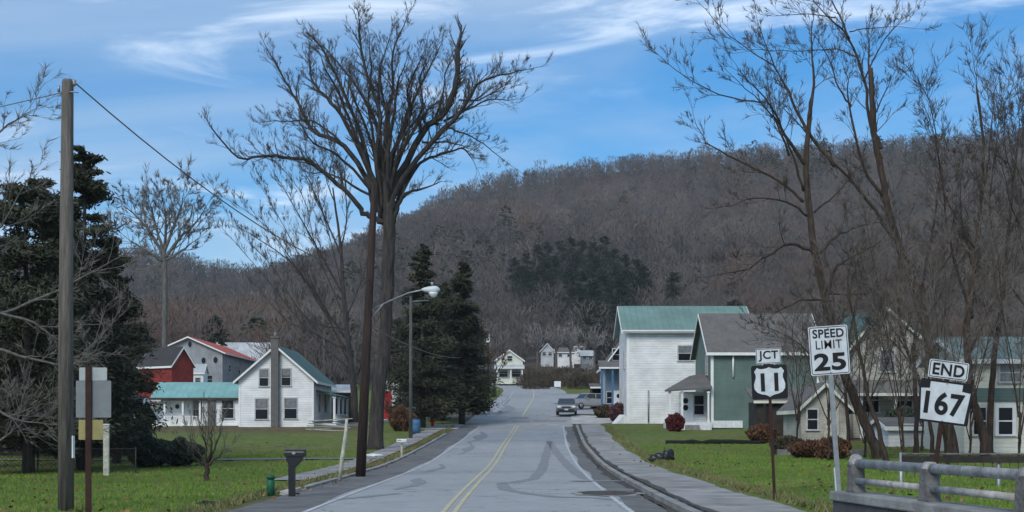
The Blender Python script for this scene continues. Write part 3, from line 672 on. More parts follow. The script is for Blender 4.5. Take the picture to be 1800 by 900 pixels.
def lean(root, x0, x1, y0, y1, z_lo, z_hi, roofm, th=.1, over=.25, name='porch_roof', fascia='white_trim'):
    """one roof plane falling towards the viewer"""
    s = (z_hi - z_lo) / (y1 - y0)
    r = MB().prism([(y0 - over, z_lo - over * s), (y1, z_hi), (y1, z_hi + th), (y0 - over, z_lo - over * s + th)], x0 - over, x1 + over, 'yz').build(name, M[roofm], root)
    MB().bx(x0 - over, x1 + over, y0 - over - .05, y0 - over - .004, z_lo - over * s - .08, z_lo - over * s + th - .02).build('fascia', M[fascia], r)
    return r
def posts(root, pts, z0, z1, w=.14, m='white_trim', name='porch_post'):
    for x, y in pts:
        b = MB().box((0, 0, (z1 - z0) / 2), (w, w, z1 - z0)).box((0, 0, z1 - z0 - .08), (w * 1.6, w * 1.6, .12)).box((0, 0, .08), (w * 1.4, w * 1.4, .16))
        b.build(name, M[m], root, (x, y, z0))
def railing(root, x0, x1, y, z0, h=.85, m='white_trim', sp=.16):
    b = MB().bx(x0, x1, y - .04, y + .04, z0 + h - .07, z0 + h).bx(x0, x1, y - .03, y + .03, z0 + .1, z0 + .16)
    k = int((x1 - x0) / sp)
    for i in range(1, k): b.bx(x0 + i * sp - .02, x0 + i * sp + .02, y - .02, y + .02, z0 + .16, z0 + h - .07)
    b.build('railing', M[m], root)
def door(parent, x, y, z, w, h, face='S', m='white_trim', panes=0):
    rot = {'S': 0, 'E': R(90), 'W': R(-90)}[face]
    b = MB().bx(-w / 2 - .1, -w / 2, -.07, .01, 0, h + .1).bx(w / 2, w / 2 + .1, -.07, .01, 0, h + .1).bx(-w / 2, w / 2, -.07, .01, h, h + .1).bx(-w / 2, w / 2, -.03, .01, .02, h)
    d = b.build('door', M[m], parent, (x, y, z), (0, 0, rot))
    MB().lathe([(.03, -.09), (.035, -.06), (.015, -.03)], 8, (w / 2 - .12, 0, 1.0), 'y').build('handle', M['galv'], d)
    for i in range(panes):
        n = 12; MB().add([(math.cos(2 * math.pi * k / n) * .2, -.036, h * .78 - i * .52 + math.sin(2 * math.pi * k / n) * .22) for k in range(n)], [tuple(range(n))]).build('pane', M['glass'], d)
    return d
def X(px, D): return (px - 900) * D / F
def Z(py, D): return EYE - (py - HZ) * D / F

# --- white farmhouse, left (20 px per metre at 120 m)
D = 120; r = empty('farmhouse', (X(485, D), D, 1.7), 0, 'white clapboard farmhouse with teal metal gable roof and tall grey chimney up the middle', 'house')
x0, x1 = X(420, D) - X(485, D), X(551, D) - X(485, D)
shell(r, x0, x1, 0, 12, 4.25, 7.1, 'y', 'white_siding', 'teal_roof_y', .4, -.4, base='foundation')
corners(r, x0, x1, 0, 0, 4.2)
for px, py, ww, hh in ((464, 664, .75, 1.45), (503, 663, .75, 1.45), (460, 719, 1.05, 1.75), (511, 718, 1.05, 1.75)):
    window(r, X(px, D) - X(485, D), 0, Z(py, D) - 1.7, ww, hh)
c = MB().bx(-.36, .30, -.5, -.02, -.3, 7.8).bx(-.42, .36, -.56, .1, 7.8, 7.95).build('chimney', M['chimney'], r)
MB().lathe([(.13, 0), (.15, .1), (.12, .35)], 10, (0, -.25, 7.95)).build('flue', M['stone'], c)
for yy in (3.5, 7.5): window(r, x1, yy, 2.2, .9, 1.5, 'E')
# side porch on the right with columns
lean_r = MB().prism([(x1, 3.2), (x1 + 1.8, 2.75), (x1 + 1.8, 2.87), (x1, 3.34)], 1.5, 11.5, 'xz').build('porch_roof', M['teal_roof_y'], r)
posts(r, [(x1 + 1.6, yy) for yy in (1.8, 4.9, 8.0, 11.2)], .35, 2.75, .2)
MB().bx(x1 + .01, x1 + 1.8, 1.5, 11.5, .1, .35).build('porch_floor', M['white_trim'], r)
b = MB().bx(x1 + 1.55, x1 + 1.65, 1.9, 11.1, 1.12, 1.2)
for i in range(24): b.bx(x1 + 1.57, x1 + 1.63, 2.1 + i * .38, 2.16 + i * .38, .35, 1.12)
b.build('railing', M['white_trim'], r)
b = MB()
for i in range(10): b.bx(x1 + .3, x1 + 1.6, 1.15 - .0 - i * 0 + 0, 1.2, .1, .2) if i == 0 else None
b.bx(x1 + .1, x1 + 1.8, 1.0, 1.48, -.2, .18).build('step', M['foundation'], r)
# --- its low wing with porch
D = 121.5; ox = X(345, D); r = empty('farmhouse_wing', (ox, D, 1.7), 0, 'low white wing with pale teal roof and porch, joined to the left of the farmhouse', 'house')
W = lambda px: X(px, D) - ox
a, b_ = W(268), W(421)
MB().bx(a, b_, 1.2, 5.0, -.4, 2.5).build('wall', M['white_siding'], r); MB().bx(W(356), b_, -.1, 1.195, -.4, 2.5).build('front_wall', M['white_siding'], r)
rf = MB().prism([(-.35, 2.55), (2.6, 3.95), (5.5, 2.6), (5.5, 2.72), (2.6, 4.09), (-.35, 2.69)], a - .1, b_ + .0, 'yz').build('roof', M['wing_roof'], r)
MB().bx(a - .1, b_, -.42, -.355, 2.36, 2.6).build('fascia', M['dark_boards'], rf)
window(r, W(342), 1.2, Z(719, D) - 1.7, .75, 1.5); window(r, W(401), -.1, Z(718, D) - 1.7, 1.0, 1.7)
door(r, W(306), 1.2, .3, .95, 2.0, panes=1)
MB().bx(W(366), W(379), -.3, -.11, -.1, 2.6).build('pier', M['chimney'], r)
posts(r, [(W(px), -.1) for px in (268, 290, 322, 352)], .25, 2.45, .16)
MB().bx(a - .3, W(356), -.25, 1.2, .08, .25).build('porch_floor', M['white_trim'], r)
railing(r, W(292), W(350), -.12, .25, .75)
posts(r, [(W(px), -.6) for px in (262, 321)], -1.3, .1, .12, 'white_trim', 'stilt')
MB().bx(W(232), W(285), -.5, 1.0, 2.3, 2.42).build('awning', M['pale_roof'], r)
# --- red outbuilding, grey barn, pale house behind
D = 150; r = empty('red_barn', (X(300, D), D + 2, gz(X(300, D), D)), R(-38), 'small red board barn with dark shingle roof, behind the porch wing', 'barn')
zz = gz(X(300, D), D)
e1 = Z(641, D) - zz; e2 = Z(610, D) - zz
shell(r, -4.4, 1.3, -1.5, 1.5, e1, e2, 'x', 'red_boards', 'dark_shingle', .2, -.5)
MB().bx(-1.2, -.2, -1.56, -1.505, 0, 2.0).build('door', M['dark_boards'], r)
D = 198; xb = X(333, D); zz = gz(xb, D); r = empty('grey_barn', (xb, D, zz), 0, 'large grey barn with oval gable windows and a rust red metal roof', 'barn')
shell(r, X(272, D) - xb, X(391, D) - xb, 0, 26, Z(619, D) - zz, Z(593, D) - zz, 'y', 'grey_siding', 'rust_roof', .5, -.5)
for px, py, w_, h_ in ((334, 605, .55, .95), (358, 634, .6, .95), (379, 633, .6, .95), (368, 667, .8, 1.1)):
    window(r, X(px, D) - xb, 0, Z(py, D) - zz, w_, h_, rnd=(py < 650), fr=.08, frame='grey_siding')
for yy in (5, 12, 19): window(r, X(391, D) - xb, yy, Z(645, D) - zz, 1.2, 1.0, 'E')
window(r, X(337, D) - xb, 0, Z(655, D) - zz, .7, .9)
D = 175; xb = X(347, D); zz = gz(xb, D); r = empty('shed', (xb, D, zz), 0, 'little white shed squeezed between red barn and grey barn', 'shed')
shell(r, -.75, .75, 0, 2.5, Z(655, D) - zz, Z(641, D) - zz, 'x', 'white_siding', 'pale_roof', .15, -.4); window(r, .05, 0, Z(668, D) - zz, .6, .5)
D = 236; xb = X(425, D); zz = gz(xb, D); r = empty('house', (xb, D, zz), 0, 'far pale house with light metal roof, showing beyond the rust red barn roof', 'house')
shell(r, -5, 4.6, 0, 8, Z(632, D) - zz, Z(601, D) - zz, 'x', 'pale_siding', 'pale_roof', .3, -.5)
for xx in (-3.2, 0, 3): window(r, xx, 0, Z(642, D) - zz, .9, 1.2)
# --- dark shed and red shed between trunk and poles
D = 134; xb = X(600, D); zz = gz(xb, D); r = empty('shed', (xb, D, zz), 0, 'dark open shed with white roof edge beside the farmhouse porch', 'shed')
MB().bx(-1.4, -1.28, 0, 3, -.3, 2.6).bx(.92, 1.02, 0, 3, -.3, 2.6).bx(-1.4, 1.02, 2.9, 3, -.3, 2.9).build('wall', M['grey_siding'], r)
lean(r, -1.4, 1.0, 0, 3, 2.55, 3.2, 'pale_roof'); posts(r, [(-1.3, -.1), (1.0, -.1)], -.2, 2.5, .13)
D = 128; xb = X(690, D); zz = gz(xb, D); r = empty('shed', (xb, D, zz), R(-18), 'red walled shed with a white gable, half hidden behind the big trunk', 'shed')
shell(r, -1.2, 1.3, 0, 3, Z(686, D) - zz, Z(661, D) - zz, 'y', 'white_siding', 'pale_roof', .2, -.3)
MB().bx(-1.0, -.1, -.06, -.003, 0, Z(688, D) - zz).build('door', M['red_paint'], r); window(r, .6, 0, 1.5, .6, .7)
# --- cream house at the bend
D = 236; xb = X(898, D); zz = Z(669, D); r = empty('house', (xb, D, zz), 0, 'cream coloured house with dark porch openings at the bend of the road', 'house')
shell(r, -2.6, 2.1, 1.5, 9, 3.6, 5.3, 'y', 'cream_siding', 'pale_roof', .3, -1)
lean(r, -2.6, 2.1, -.3, 1.5, 2.2, 2.7, 'pale_roof'); posts(r, [(-2.4, -.2), (0, -.2), (1.95, -.2)], .3, 2.15, .2)
MB().bx(-2.7, 2.2, -.3, 1.48, -.6, .3).build('porch_floor', M['cream_siding'], r)
window(r, -1.3, 1.5, 1.3, 1.4, 1.2); window(r, .9, 1.5, 1.3, 1.4, 1.2); window(r, -.2, 1.5, 3.9, .8, .8)
# --- four houses on the slope
for px, wd, dd, ye, ya, yb, wm, rm, ax, lb in (
    (962, 22, 322, 616, 604, 628, 'pale_siding', 'dark_shingle', 'y', 'leftmost grey gabled house on the wooded slope above the grass island'),
    (993, 32, 318, 619, 611, 629, 'white_siding', 'grey_shingle', 'x', 'low wide white house on the slope, in the middle of the hill houses'),
    (1017, 24, 330, 609, 601, 618, 'white_siding', 'grey_shingle', 'x', 'white house standing highest of the hill houses'),
    (1033, 22, 314, 624, 616, 632, 'grey_siding', 'pale_roof', 'x', 'small grey house, rightmost of the hill houses')):
    xb = X(px, dd); w2 = wd * dd / F / 2; zb = Z(yb, dd)
    r = empty('house', (xb, dd, zb), 0, lb, 'house', 'houses on the wooded slope')
    shell(r, -w2, w2, 0, 5, Z(ye, dd) - zb, Z(ya, dd) - zb, ax, wm, rm, .3, -3, fascia='white_trim')
    for k in (-.5, .45): window(r, k * w2, 0, (Z(ye, dd) - zb) * .55, .7, .8)
# --- blue grey house, right of the parked cars
D = 134; xb = X(1084, D); zz = gz(xb, D); r = empty('house', (xb, D, zz), 0, 'blue grey house with pale gable and light blue porch posts beyond the white house', 'house')
shell(r, -1.0, 6, 1.6, 10, Z(640, D) - zz, Z(590, D) - zz, 'y', 'pale_siding', 'grey_shingle', .3, -.4, apex=.3)
window(r, 0.1, 1.6, Z(622, D) - zz, .7, 1.1)
MB().bx(-1.02, 4, 1.52, 1.59, -.4, Z(646, D) - zz).build('lower_wall', M['blue_siding'], r)
lean(r, -1.5, 3.5, 0, 1.5, Z(645, D) - zz, Z(634, D) - zz, 'grey_shingle'); posts(r, [(-1.45, 0), (-.4, 0), (1.0, 0)], 0, Z(646, D) - zz, .2, 'blue_paint')
MB().bx(-1.5, 3.4, 0, 1.5, -.5, .0).build('porch_floor', M['blue_siding'], r); door(r, .3, 1.5, 0, .9, 2.0, m='white_trim', panes=1); window(r, -.6, 1.5, 1.4, .5, 1.1)
D = 140; xb = X(1052, D); zz = gz(xb, D); r = empty('shed', (xb, D, zz), 0, 'narrow dark open shed left of the blue grey house', 'shed')
MB().bx(-.7, -.6, 0, 3, -.2, 2.4).bx(.6, .7, 0, 3, -.2, 2.4).bx(-.7, .7, 2.9, 3, -.2, 2.4).build('wall', M['dark_boards'], r); lean(r, -.7, .7, 0, 3, 2.2, 2.6, 'grey_shingle', over=.15)
# --- tall white house
D = 112; xb = X(1102, D); zb = Z(742, D); r = empty('tall_house', (xb, D, zb), 0, 'tall plain white house with teal metal roof and one square upper window', 'house')
shell(r, 0, 10, 0, 8, Z(579, D) - zb, Z(541, D) + .35 - zb, 'x', 'white_siding', 'teal_roof', .45, -.5, base='foundation')
corners(r, 0, 10, 0, 0, Z(582, D) - zb, w=.22)
window(r, X(1205, D) - xb, 0, Z(621, D) - zb, 1.15, 1.15, fr=.1)
MB().tube([(1.75, -.08, 0), (1.75, -.08, 2.6)], .06, 8).build('vent_pipe', M['galv'], r)
g_ = MB().bx(-.4, 10.4, -.62, -.5, Z(577, D) - zb - .3, Z(577, D) - zb - .18).build('gutter', M['white_trim'], r)
window(r, 0, 2.5, 5.2, .8, 1.3, 'W'); window(r, 0, 5.5, 2.2, .8, 1.3, 'W')
# --- green house
D = 100; xb = X(1250, D); zb = Z(752, D); r = empty('green_house', (xb, D, zb), 0, 'green clapboard house with weathered grey roof and small front porch', 'house')
wr = X(1440, D) - xb
shell(r, 0, wr, 0, 8.5, Z(617, D) - zb, Z(546, D) - zb, 'x', 'green_siding', 'grey_shingle', .35, -.4)
corners(r, 0, wr, 0, .3, Z(620, D) - zb, w=.18)
MB().bx(-.05, 2.3, -.09, -.003, 0, .52).build('skirting', M['white_paint'], r)
MB().tube([(1.6, -.1, 3.7), (1.6, -.1, 5.5)], .07, 8).build('downspout', M['white_trim'], r)
window(r, 0, 2.2, 4.7, .85, 1.4, 'W'); window(r, 4.2, 0, 2.9, .9, 1.3); window(r, 4.2, 0, 4.7, .8, .8)
px0 = X(1174, D) - xb
pr = MB().add([(px0 - .3, -.6, Z(689, D) - zb), (.0, -.6, Z(684, D) - zb), (-.03, 2.9, Z(655, D) - zb), (-1.2, 2.9, Z(661, D) - zb), (px0 - .3, -.6, Z(689, D) - zb + .12), (0, -.6, Z(684, D) - zb + .12), (-.03, 2.9, Z(655, D) - zb + .12), (-1.2, 2.9, Z(661, D) - zb + .12)],
     [(0, 1, 2, 3), (7, 6, 5, 4), (0, 4, 5, 1), (1, 5, 6, 2), (2, 6, 7, 3), (3, 7, 4, 0)]).build('porch_roof', M['grey_shingle'], r)
MB().bx(px0, -.02, -.45, 2.9, -.3, .42).build('porch_floor', M['white_paint'], r)
posts(r, [(px0 + .1, -.35), (px0 + 1.0, -.35), (-.25, -.35)], .42, Z(688, D) - zb, .13)
lt = MB()
for i in range(7): lt.box((px0 + .55, -.36, .75 + i * .27), (.95, .02, .03), (0, R(32 if i % 2 else -32), 0))
lt.build('lattice', M['white_trim'], r)
MB().bx(px0 + .1, -.03, 2.0, 2.1, .42, 2.7).build('porch_wall', M['white_siding'], r)
door(r, px0 + 1.55, 2.0, .42, .95, 2.05, panes=2); window(r, px0 + 2.55, 2.0, 1.7, .7, 1.4)
MB().bx(px0 + 1.2, px0 + 2.2, -.9, -.46, -.2, .2).build('step', M['concrete'], r)
# --- tan gabled house and its low part
D = 80; xb = X(1553, D); zb = gz(xb, D) - .1; r = empty('tan_house', (xb, D, zb), 0, 'tan clapboard house with a tall front gable and teal roof edges, behind bare trees', 'house')
h0 = Z(604, D) - zb
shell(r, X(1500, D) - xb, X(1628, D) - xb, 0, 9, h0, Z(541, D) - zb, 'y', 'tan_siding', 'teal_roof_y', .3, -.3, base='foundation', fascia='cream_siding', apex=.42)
window(r, -.75, 0, 2.3, .9, 1.4); window(r, 1.2, 0, 2.3, .9, 1.4); window(r, .2, 0, 4.6, .8, 1.2, glass='curtain')
lean(r, X(1500, D) - xb, X(1640, D) - xb, -1.6, -.01, 2.7, 3.4, 'grey_shingle', fascia='cream_siding'); posts(r, [(-1.7, -1.5), (.3, -1.5), (2.6, -1.5)], .1, 2.6, .14)
MB().bx(X(1500, D) - xb, X(1640, D) - xb, -1.7, -.06, -.4, .1).build('porch_floor', M['concrete'], r)
D = 77; xb = X(1430, D); zb = gz(xb, D) - .1; r = empty('cottage', (xb, D, zb), 0, 'low tan cottage with a small gabled porch left of the speed sign post', 'house')
shell(r, X(1408, D) - xb, X(1492, D) - xb, 0, 5, Z(716, D) - zb, Z(676, D) - zb, 'y', 'tan_siding', 'grey_shingle', .3, -.3, fascia='cream_siding')
window(r, X(1428, D) - xb, 0, 1.35, .55, 1.1); MB().bx(X(1448, D) - xb, X(1474, D) - xb, -.05, -.003, 0, 2.0).build('door', M['pale_wood'], r)
D = 86; xb = X(1375, D); zb = gz(xb, D); r = empty('lean_to', (xb, D, zb), 0, 'dark board lean-to with pale roof edge between green house and cottage', 'shed')
MB().bx(-1.6, 1.4, 0, .1, -.2, 2.2).bx(-1.6, -1.5, .1, 3, -.2, 2.2).bx(1.3, 1.4, .1, 3, -.2, 2.2).build('wall', M['dark_boards'], r); lean(r, -1.6, 1.5, 0, 3.2, 2.25, 3.1, 'grey_shingle', fascia='cream_siding')
posts(r, [(-1.2, -.5), (.3, -.5), (1.4, -.5)], -.1, 2.1, .1, 'dark_boards')
# --- house at the right edge
D = 62; xb = X(1695, D); zb = gz(xb, D) - .1; r = empty('cottage', (xb, D, zb), 0, 'cream house with pale green roof and tall white framed window at the right edge', 'house')
shell(r, 0, 7.5, 0, 6, Z(632, D) - zb, Z(590, D) - zb, 'x', 'cream_siding', 'teal_pale', .3, -.3, base='foundation')
MB().bx(-.02, 7.52, -.05, -.003, Z(706, D) - zb, Z(682, D) - zb).build('green_band', M['green_siding'], r)
window(r, X(1767, D) - xb, 0, Z(740, D) - zb, .62, 1.2, fr=.16, frame='white_trim'); window(r, X(1722, D) - xb, 0, Z(740, D) - zb, .55, 1.2, fr=.14); window(r, X(1787, D) - xb + 1.4, 0, Z(740, D) - zb, .62, 1.2, fr=.14)
window(r, X(1775, D) - xb, 0, Z(655, D) - zb, .9, .8, glass='curtain')
# --- dark cabin under the evergreens, far left
D = 68; xb = X(120, D); zb = gz(xb, D) - .1; r = empty('cabin', (xb, D, zb), 0, 'dark brown cabin with white porch posts, in shade under the evergreens', 'house')
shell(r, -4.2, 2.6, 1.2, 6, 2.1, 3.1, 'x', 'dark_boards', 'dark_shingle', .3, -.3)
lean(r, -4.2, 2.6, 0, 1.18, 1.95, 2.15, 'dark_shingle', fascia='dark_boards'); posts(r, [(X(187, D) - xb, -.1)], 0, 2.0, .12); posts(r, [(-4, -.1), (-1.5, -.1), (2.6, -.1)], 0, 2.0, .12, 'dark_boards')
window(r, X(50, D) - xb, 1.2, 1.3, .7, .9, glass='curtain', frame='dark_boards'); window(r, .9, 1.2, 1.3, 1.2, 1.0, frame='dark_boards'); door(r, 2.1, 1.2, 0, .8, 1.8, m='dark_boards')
# ------------------------------------------------------------------ trees
def wob(pts, k=4, amp=.06):
    """smooth (Catmull-Rom) and slightly gnarled version of a polyline of (point, radius)"""
    out = []
    n = len(pts)
    for i in range(n - 1):
        p0, p1, p2, p3 = pts[max(i - 1, 0)][0], pts[i][0], pts[i + 1][0], pts[min(i + 2, n - 1)][0]
        for j in range(k):
            t = j / k
            q = .5 * ((2 * p1) + (p2 - p0) * t + (2 * p0 - 5 * p1 + 4 * p2 - p3) * t * t + (3 * p1 - p0 - 3 * p2 + p3) * t ** 3)
            rr = pts[i][1] * (1 - t) + pts[i + 1][1] * t
            if i or j: q = q + Vector((rng.gauss(0, amp), rng.gauss(0, amp), rng.gauss(0, amp))) * min(1, .4 + rr * 3)
            out.append((q, rr))
    out.append(pts[-1]); return out
def spray(mb, tips, p, d, length, r, depth, up=.35, spread=.55, seg=4):
    """a branch that divides again and again; the finest twigs are collected in tips"""
    pts = [(p, r)]; q = p.copy(); dd = d.normalized()
    for i in range(seg):
        dd = (dd + Vector((rng.gauss(0, .11), rng.gauss(0, .11), rng.gauss(0, .09) + up * .12))).normalized()
        q = q + dd * (length / seg); pts.append((q.copy(), max(.006, r * (1 - .72 * (i + 1) / seg))))
    mb.tube([a for a, _ in pts], [b for _, b in pts], 4 if r > .03 else 3, cap=False)
    nk = rng.randint(3, 5) if depth > 1 else rng.randint(4, 6)
    for k in range(nk):
        t = rng.uniform(.25, 1.0); i = min(seg - 1, int(t * seg)); a = pts[i][0].lerp(pts[i + 1][0], t * seg - i)
        side = Vector((rng.gauss(0, 1), rng.gauss(0, 1), rng.gauss(0, 1))); ax = (pts[i + 1][0] - pts[i][0]).normalized(); side = (side - ax * side.dot(ax)).normalized()
        nd = (ax * (1 - spread * .35) + side * spread + Vector((0, 0, up * .5))).normalized(); nl = length * rng.uniform(.4, .65)
        if depth <= 1: tips.append((a, nd, nl))
        else: spray(mb, tips, a, nd, nl, pts[i][1] * .6, depth - 1, up, spread, 3)
def limbs(trunk_mb, crown_mb, tips, lines, dens=1.0, start=.3, length=1.6, up=.4, thick=.09, spread=.55, depth=2, extra=True):
    for ln in lines:
        w = wob(ln, 4, .04)
        big = [k for k in w if k[1] > thick * .35]
        trunk_mb.tube([a for a, _ in w], [b for _, b in w], 7 if ln[0][1] > .12 else 5, cap=True)
        if not extra: continue
        tot = sum((w[i + 1][0] - w[i][0]).length for i in range(len(w) - 1)); nb = int(tot * dens)
        for k in range(nb):
            t = start + (1 - start) * (k + rng.random()) / max(nb, 1); f = t * (len(w) - 1); i = min(int(f), len(w) - 2); a = w[i][0].lerp(w[i + 1][0], f - i)
            ax = (w[i + 1][0] - w[i][0]).normalized(); side = Vector((rng.gauss(0, 1), rng.gauss(0, 1), rng.gauss(0, .8))); side = (side - ax * side.dot(ax)).normalized()
            spray(crown_mb, tips, a, ax * .75 + side * spread * 1.2 + Vector((0, 0, up * .5)), length * rng.uniform(.55, 1.2) * (1.15 - .45 * t), max(.012, w[i][1] * .42), depth, up, spread)
        spray(crown_mb, tips, w[-1][0], (w[-1][0] - w[-2][0]), length, max(.012, w[-1][1]), depth, up, spread)
def tip_mesh(root, tips, mt, w=.012, per=3, name='fine_twigs'):
    C, Dv, Ln = [], [], []
    for a, d, l in tips:
        for k in range(per):
            dd = (d + Vector((rng.gauss(0, .3), rng.gauss(0, .3), rng.gauss(0, .25) + .12))).normalized(); l2 = l * rng.uniform(.5, 1.15); s = a + d * l * .25 * k / per
            C.append(s + dd * l2 / 2); Dv.append(dd); Ln.append(l2)
    return slivers(name, mt, np.array(C), np.array(Dv), np.array(Ln), np.full(len(C), w * 1.5), None, root, tri=True)
def bare_tree(name, base, label, trunk_line, lines, bark='bark', twig='twig', group=None, dens=1.0, length=1.6, up=.4, tipw=.014, per=3, start=.3, spread=.55, depth=2):
    """lines in world coordinates; trunk and crown become children of an empty at the base"""
    r = empty(name, base, 0, label, 'tree', group); tb, lb, cb, tips = MB(), MB(), MB(), []
    b = Vector(base); loc = lambda ln: [(p - b, rr) for p, rr in ln]
    w = wob(loc(trunk_line), 4, .03); r0 = trunk_line[0][1]
    tb.tube([a for a, _ in w], [rr * (1.35 if i == 0 else 1.12 if i == 1 else 1) for i, (_, rr) in enumerate(w)], 12)
    limbs(lb, cb, tips, [loc(l) for l in lines], dens, start, length, up, spread=spread, depth=depth)
    tb.build('trunk', M[bark], r); lb.build('limbs', M[bark], r)
    if cb.v:
        c = cb.build('crown', M[twig], r); tip_mesh(c, tips, M[twig], tipw, per)
    return r
def px_line(pts, D, r0, r1, conv, dep=0.0):
    """photo points -> world polyline at about distance D, bending away or nearer by dep towards the tip"""
    n = len(pts); out = []
    for i, q in enumerate(pts):
        x, y = conv(*q); t = i / (n - 1); out.append((P(x, y, D + dep * t ** 1.2), r0 * (1 - t) + r1 * t))
    return out
# --- the big old tree
c8 = lambda x, y: (370 + x / 1.876, y / 1.876)
D = 57; base = G(660, 790, 50); D = base.y
TL = [(Vector(base) + Vector((0, 0, -.2)), .44), (P(663, 720, D), .40), (P(672, 640, D), .37), (P(680, 540, D), .36), (P(684, 450, D), .36), (P(684, 380, D), .34), (P(681, 345, D), .26), (P(678, 318, D), .14)]
LN = []
for pts, r0, r1, dep in (
    ([(575, 735), (540, 720), (505, 700), (472, 655), (400, 590), (330, 535), (240, 517), (160, 516), (90, 520), (10, 430)], .17, .03, -2.5),
    ([(545, 700), (520, 600), (440, 480), (340, 430), (295, 350), (260, 290), (200, 185)], .17, .03, 2.5),
    ([(560, 700), (530, 560), (480, 400), (410, 240), (360, 150)], .15, .035, -1),
    ([(560, 690), (520, 560), (430, 380), (370, 310), (335, 260), (325, 190)], .14, .03, 1.5),
    ([(565, 690), (545, 500), (560, 380), (510, 230), (492, 120), (490, 60)], .15, .02, -2),
    ([(580, 690), (570, 560), (580, 400), (600, 300), (600, 180), (640, 80)], .16, .02, 2),
    ([(575, 690), (570, 540), (556, 420), (556, 250)], .15, .03, 1),
    ([(590, 690), (600, 580), (650, 460), (655, 320)], .15, .03, -2),
    ([(590, 690), (600, 620), (700, 440), (770, 370), (810, 270), (815, 160)], .2, .1, -.5),
    ([(600, 690), (610, 640), (680, 520), (800, 400), (850, 330), (880, 280), (930, 255), (1040, 230)], .18, .02, -2),
    ([(600, 710), (620, 660), (690, 540), (760, 510), (830, 490), (860, 520)], .12, .02, 2),
    ([(600, 740), (615, 690), (640, 640), (690, 625)], .13, .05, -1),
    ([(780, 420), (820, 435), (880, 460), (970, 530)], .06, .015, .5),
    ([(590, 680), (590, 560), (640, 400), (700, 270), (750, 170)], .14, .025, 3),
    ([(590, 680), (600, 520), (660, 380), (650, 300), (700, 180)], .12, .02, -3),
    ([(560, 680), (560, 500), (545, 400), (490, 300), (440, 230), (370, 150)], .14, .02, 3),
    ([(540, 650), (450, 600), (400, 575), (330, 570)], .08, .02, 3),
    ([(500, 560), (430, 470), (340, 400), (250, 400), (190, 400)], .08, .015, 2),
    ([(740, 400), (770, 300), (775, 240), (790, 200)], .06, .02, 1),
    ([(700, 470), (780, 470), (830, 480)], .06, .02, -1),
    ([(770, 400), (850, 360), (920, 330), (990, 330)], .07, .015, 2),
    ([(820, 330), (880, 330), (940, 300), (980, 270)], .05, .015, -1.5),
    ([(560, 720), (540, 600), (500, 500), (450, 380), (420, 300), (380, 230)], .13, .03, -2.5), ([(570, 720), (555, 600), (530, 470), (480, 340), (455, 270)], .12, .03, 3), ([(585, 720), (585, 600), (592, 470), (610, 330), (625, 250)], .13, .03, -3),
    ([(590, 720), (610, 560), (670, 430), (720, 360), (760, 330)], .13, .03, 3), ([(600, 730), (640, 600), (700, 500), (770, 420), (840, 360), (900, 310)], .14, .03, 3.5), ([(560, 600), (530, 420), (520, 330), (530, 240), (525, 150)], .09, .02, -1),
    ([(575, 540), (590, 420), (570, 330), (560, 230), (590, 130)], .08, .02, 1), ([(600, 560), (640, 450), (700, 360), (690, 260), (720, 200)], .08, .02, -2), ([(540, 640), (470, 560), (400, 500), (340, 470), (290, 400)], .09, .02, -3)):
    LN.append(px_line(pts, D, r0 * 1.08, r1 * 1.3, c8, dep))
big = bare_tree('old_tree', base, 'huge old bare tree with limbs fanning into the sky behind the dark utility pole', TL, LN, 'bark', 'twig', None, dens=2.9, length=1.3, up=.45, tipw=.009, per=4, start=.36, spread=.55)
# broad lower bole that lost its bark, seen low beside the pole
# --- slimmer tree behind it, fanning left
c0 = lambda x, y: (x, y)
base = G(622, 742, 70); D = base.y
TL = [(Vector(base) + Vector((0, 0, -.2)), .42), (P(622, 690, D), .33), (P(612, 600, D), .25), (P(603, 500, D), .19), (P(597, 420, D), .13), (P(585, 330, D), .07)]
LN = [px_line(p, D, a, b, c0, d) for p, a, b, d in (
    ([(612, 600), (570, 540), (520, 470), (470, 430), (420, 400)], .12, .015, -3), ([(605, 520), (560, 440), (510, 350), (480, 300)], .11, .015, 2), ([(600, 450), (570, 380), (540, 310), (500, 250)], .09, .015, 3),
    ([(615, 620), (560, 590), (500, 560), (450, 500)], .09, .012, 3), ([(600, 440), (610, 370), (600, 310), (580, 260)], .08, .012, -2), ([(608, 560), (640, 480), (650, 420)], .09, .012, 2), ([(590, 360), (575, 320), (570, 290)], .07, .012, 0),
    ([(612, 580), (540, 560), (480, 470), (440, 430)], .07, .012, 0),
    ([(614, 640), (560, 520), (500, 400), (455, 320)], .07, .012, 2), ([(612, 620), (540, 500), (470, 400), (400, 350)], .07, .012, -2), ([(616, 650), (540, 580), (460, 480), (390, 400)], .07, .012, 1), ([(608, 560), (560, 450), (530, 340), (470, 270)], .06, .012, -1), ([(604, 520), (580, 420), (555, 330), (530, 240)], .06, .012, 1.5))]
bare_tree('tree', base, 'slimmer bare tree behind the dark pole, twigs fanning to the left', TL, LN, 'bark', 'twig', None, dens=1.9, length=2.0, up=.55, tipw=.018, per=3, start=.2, spread=.4)
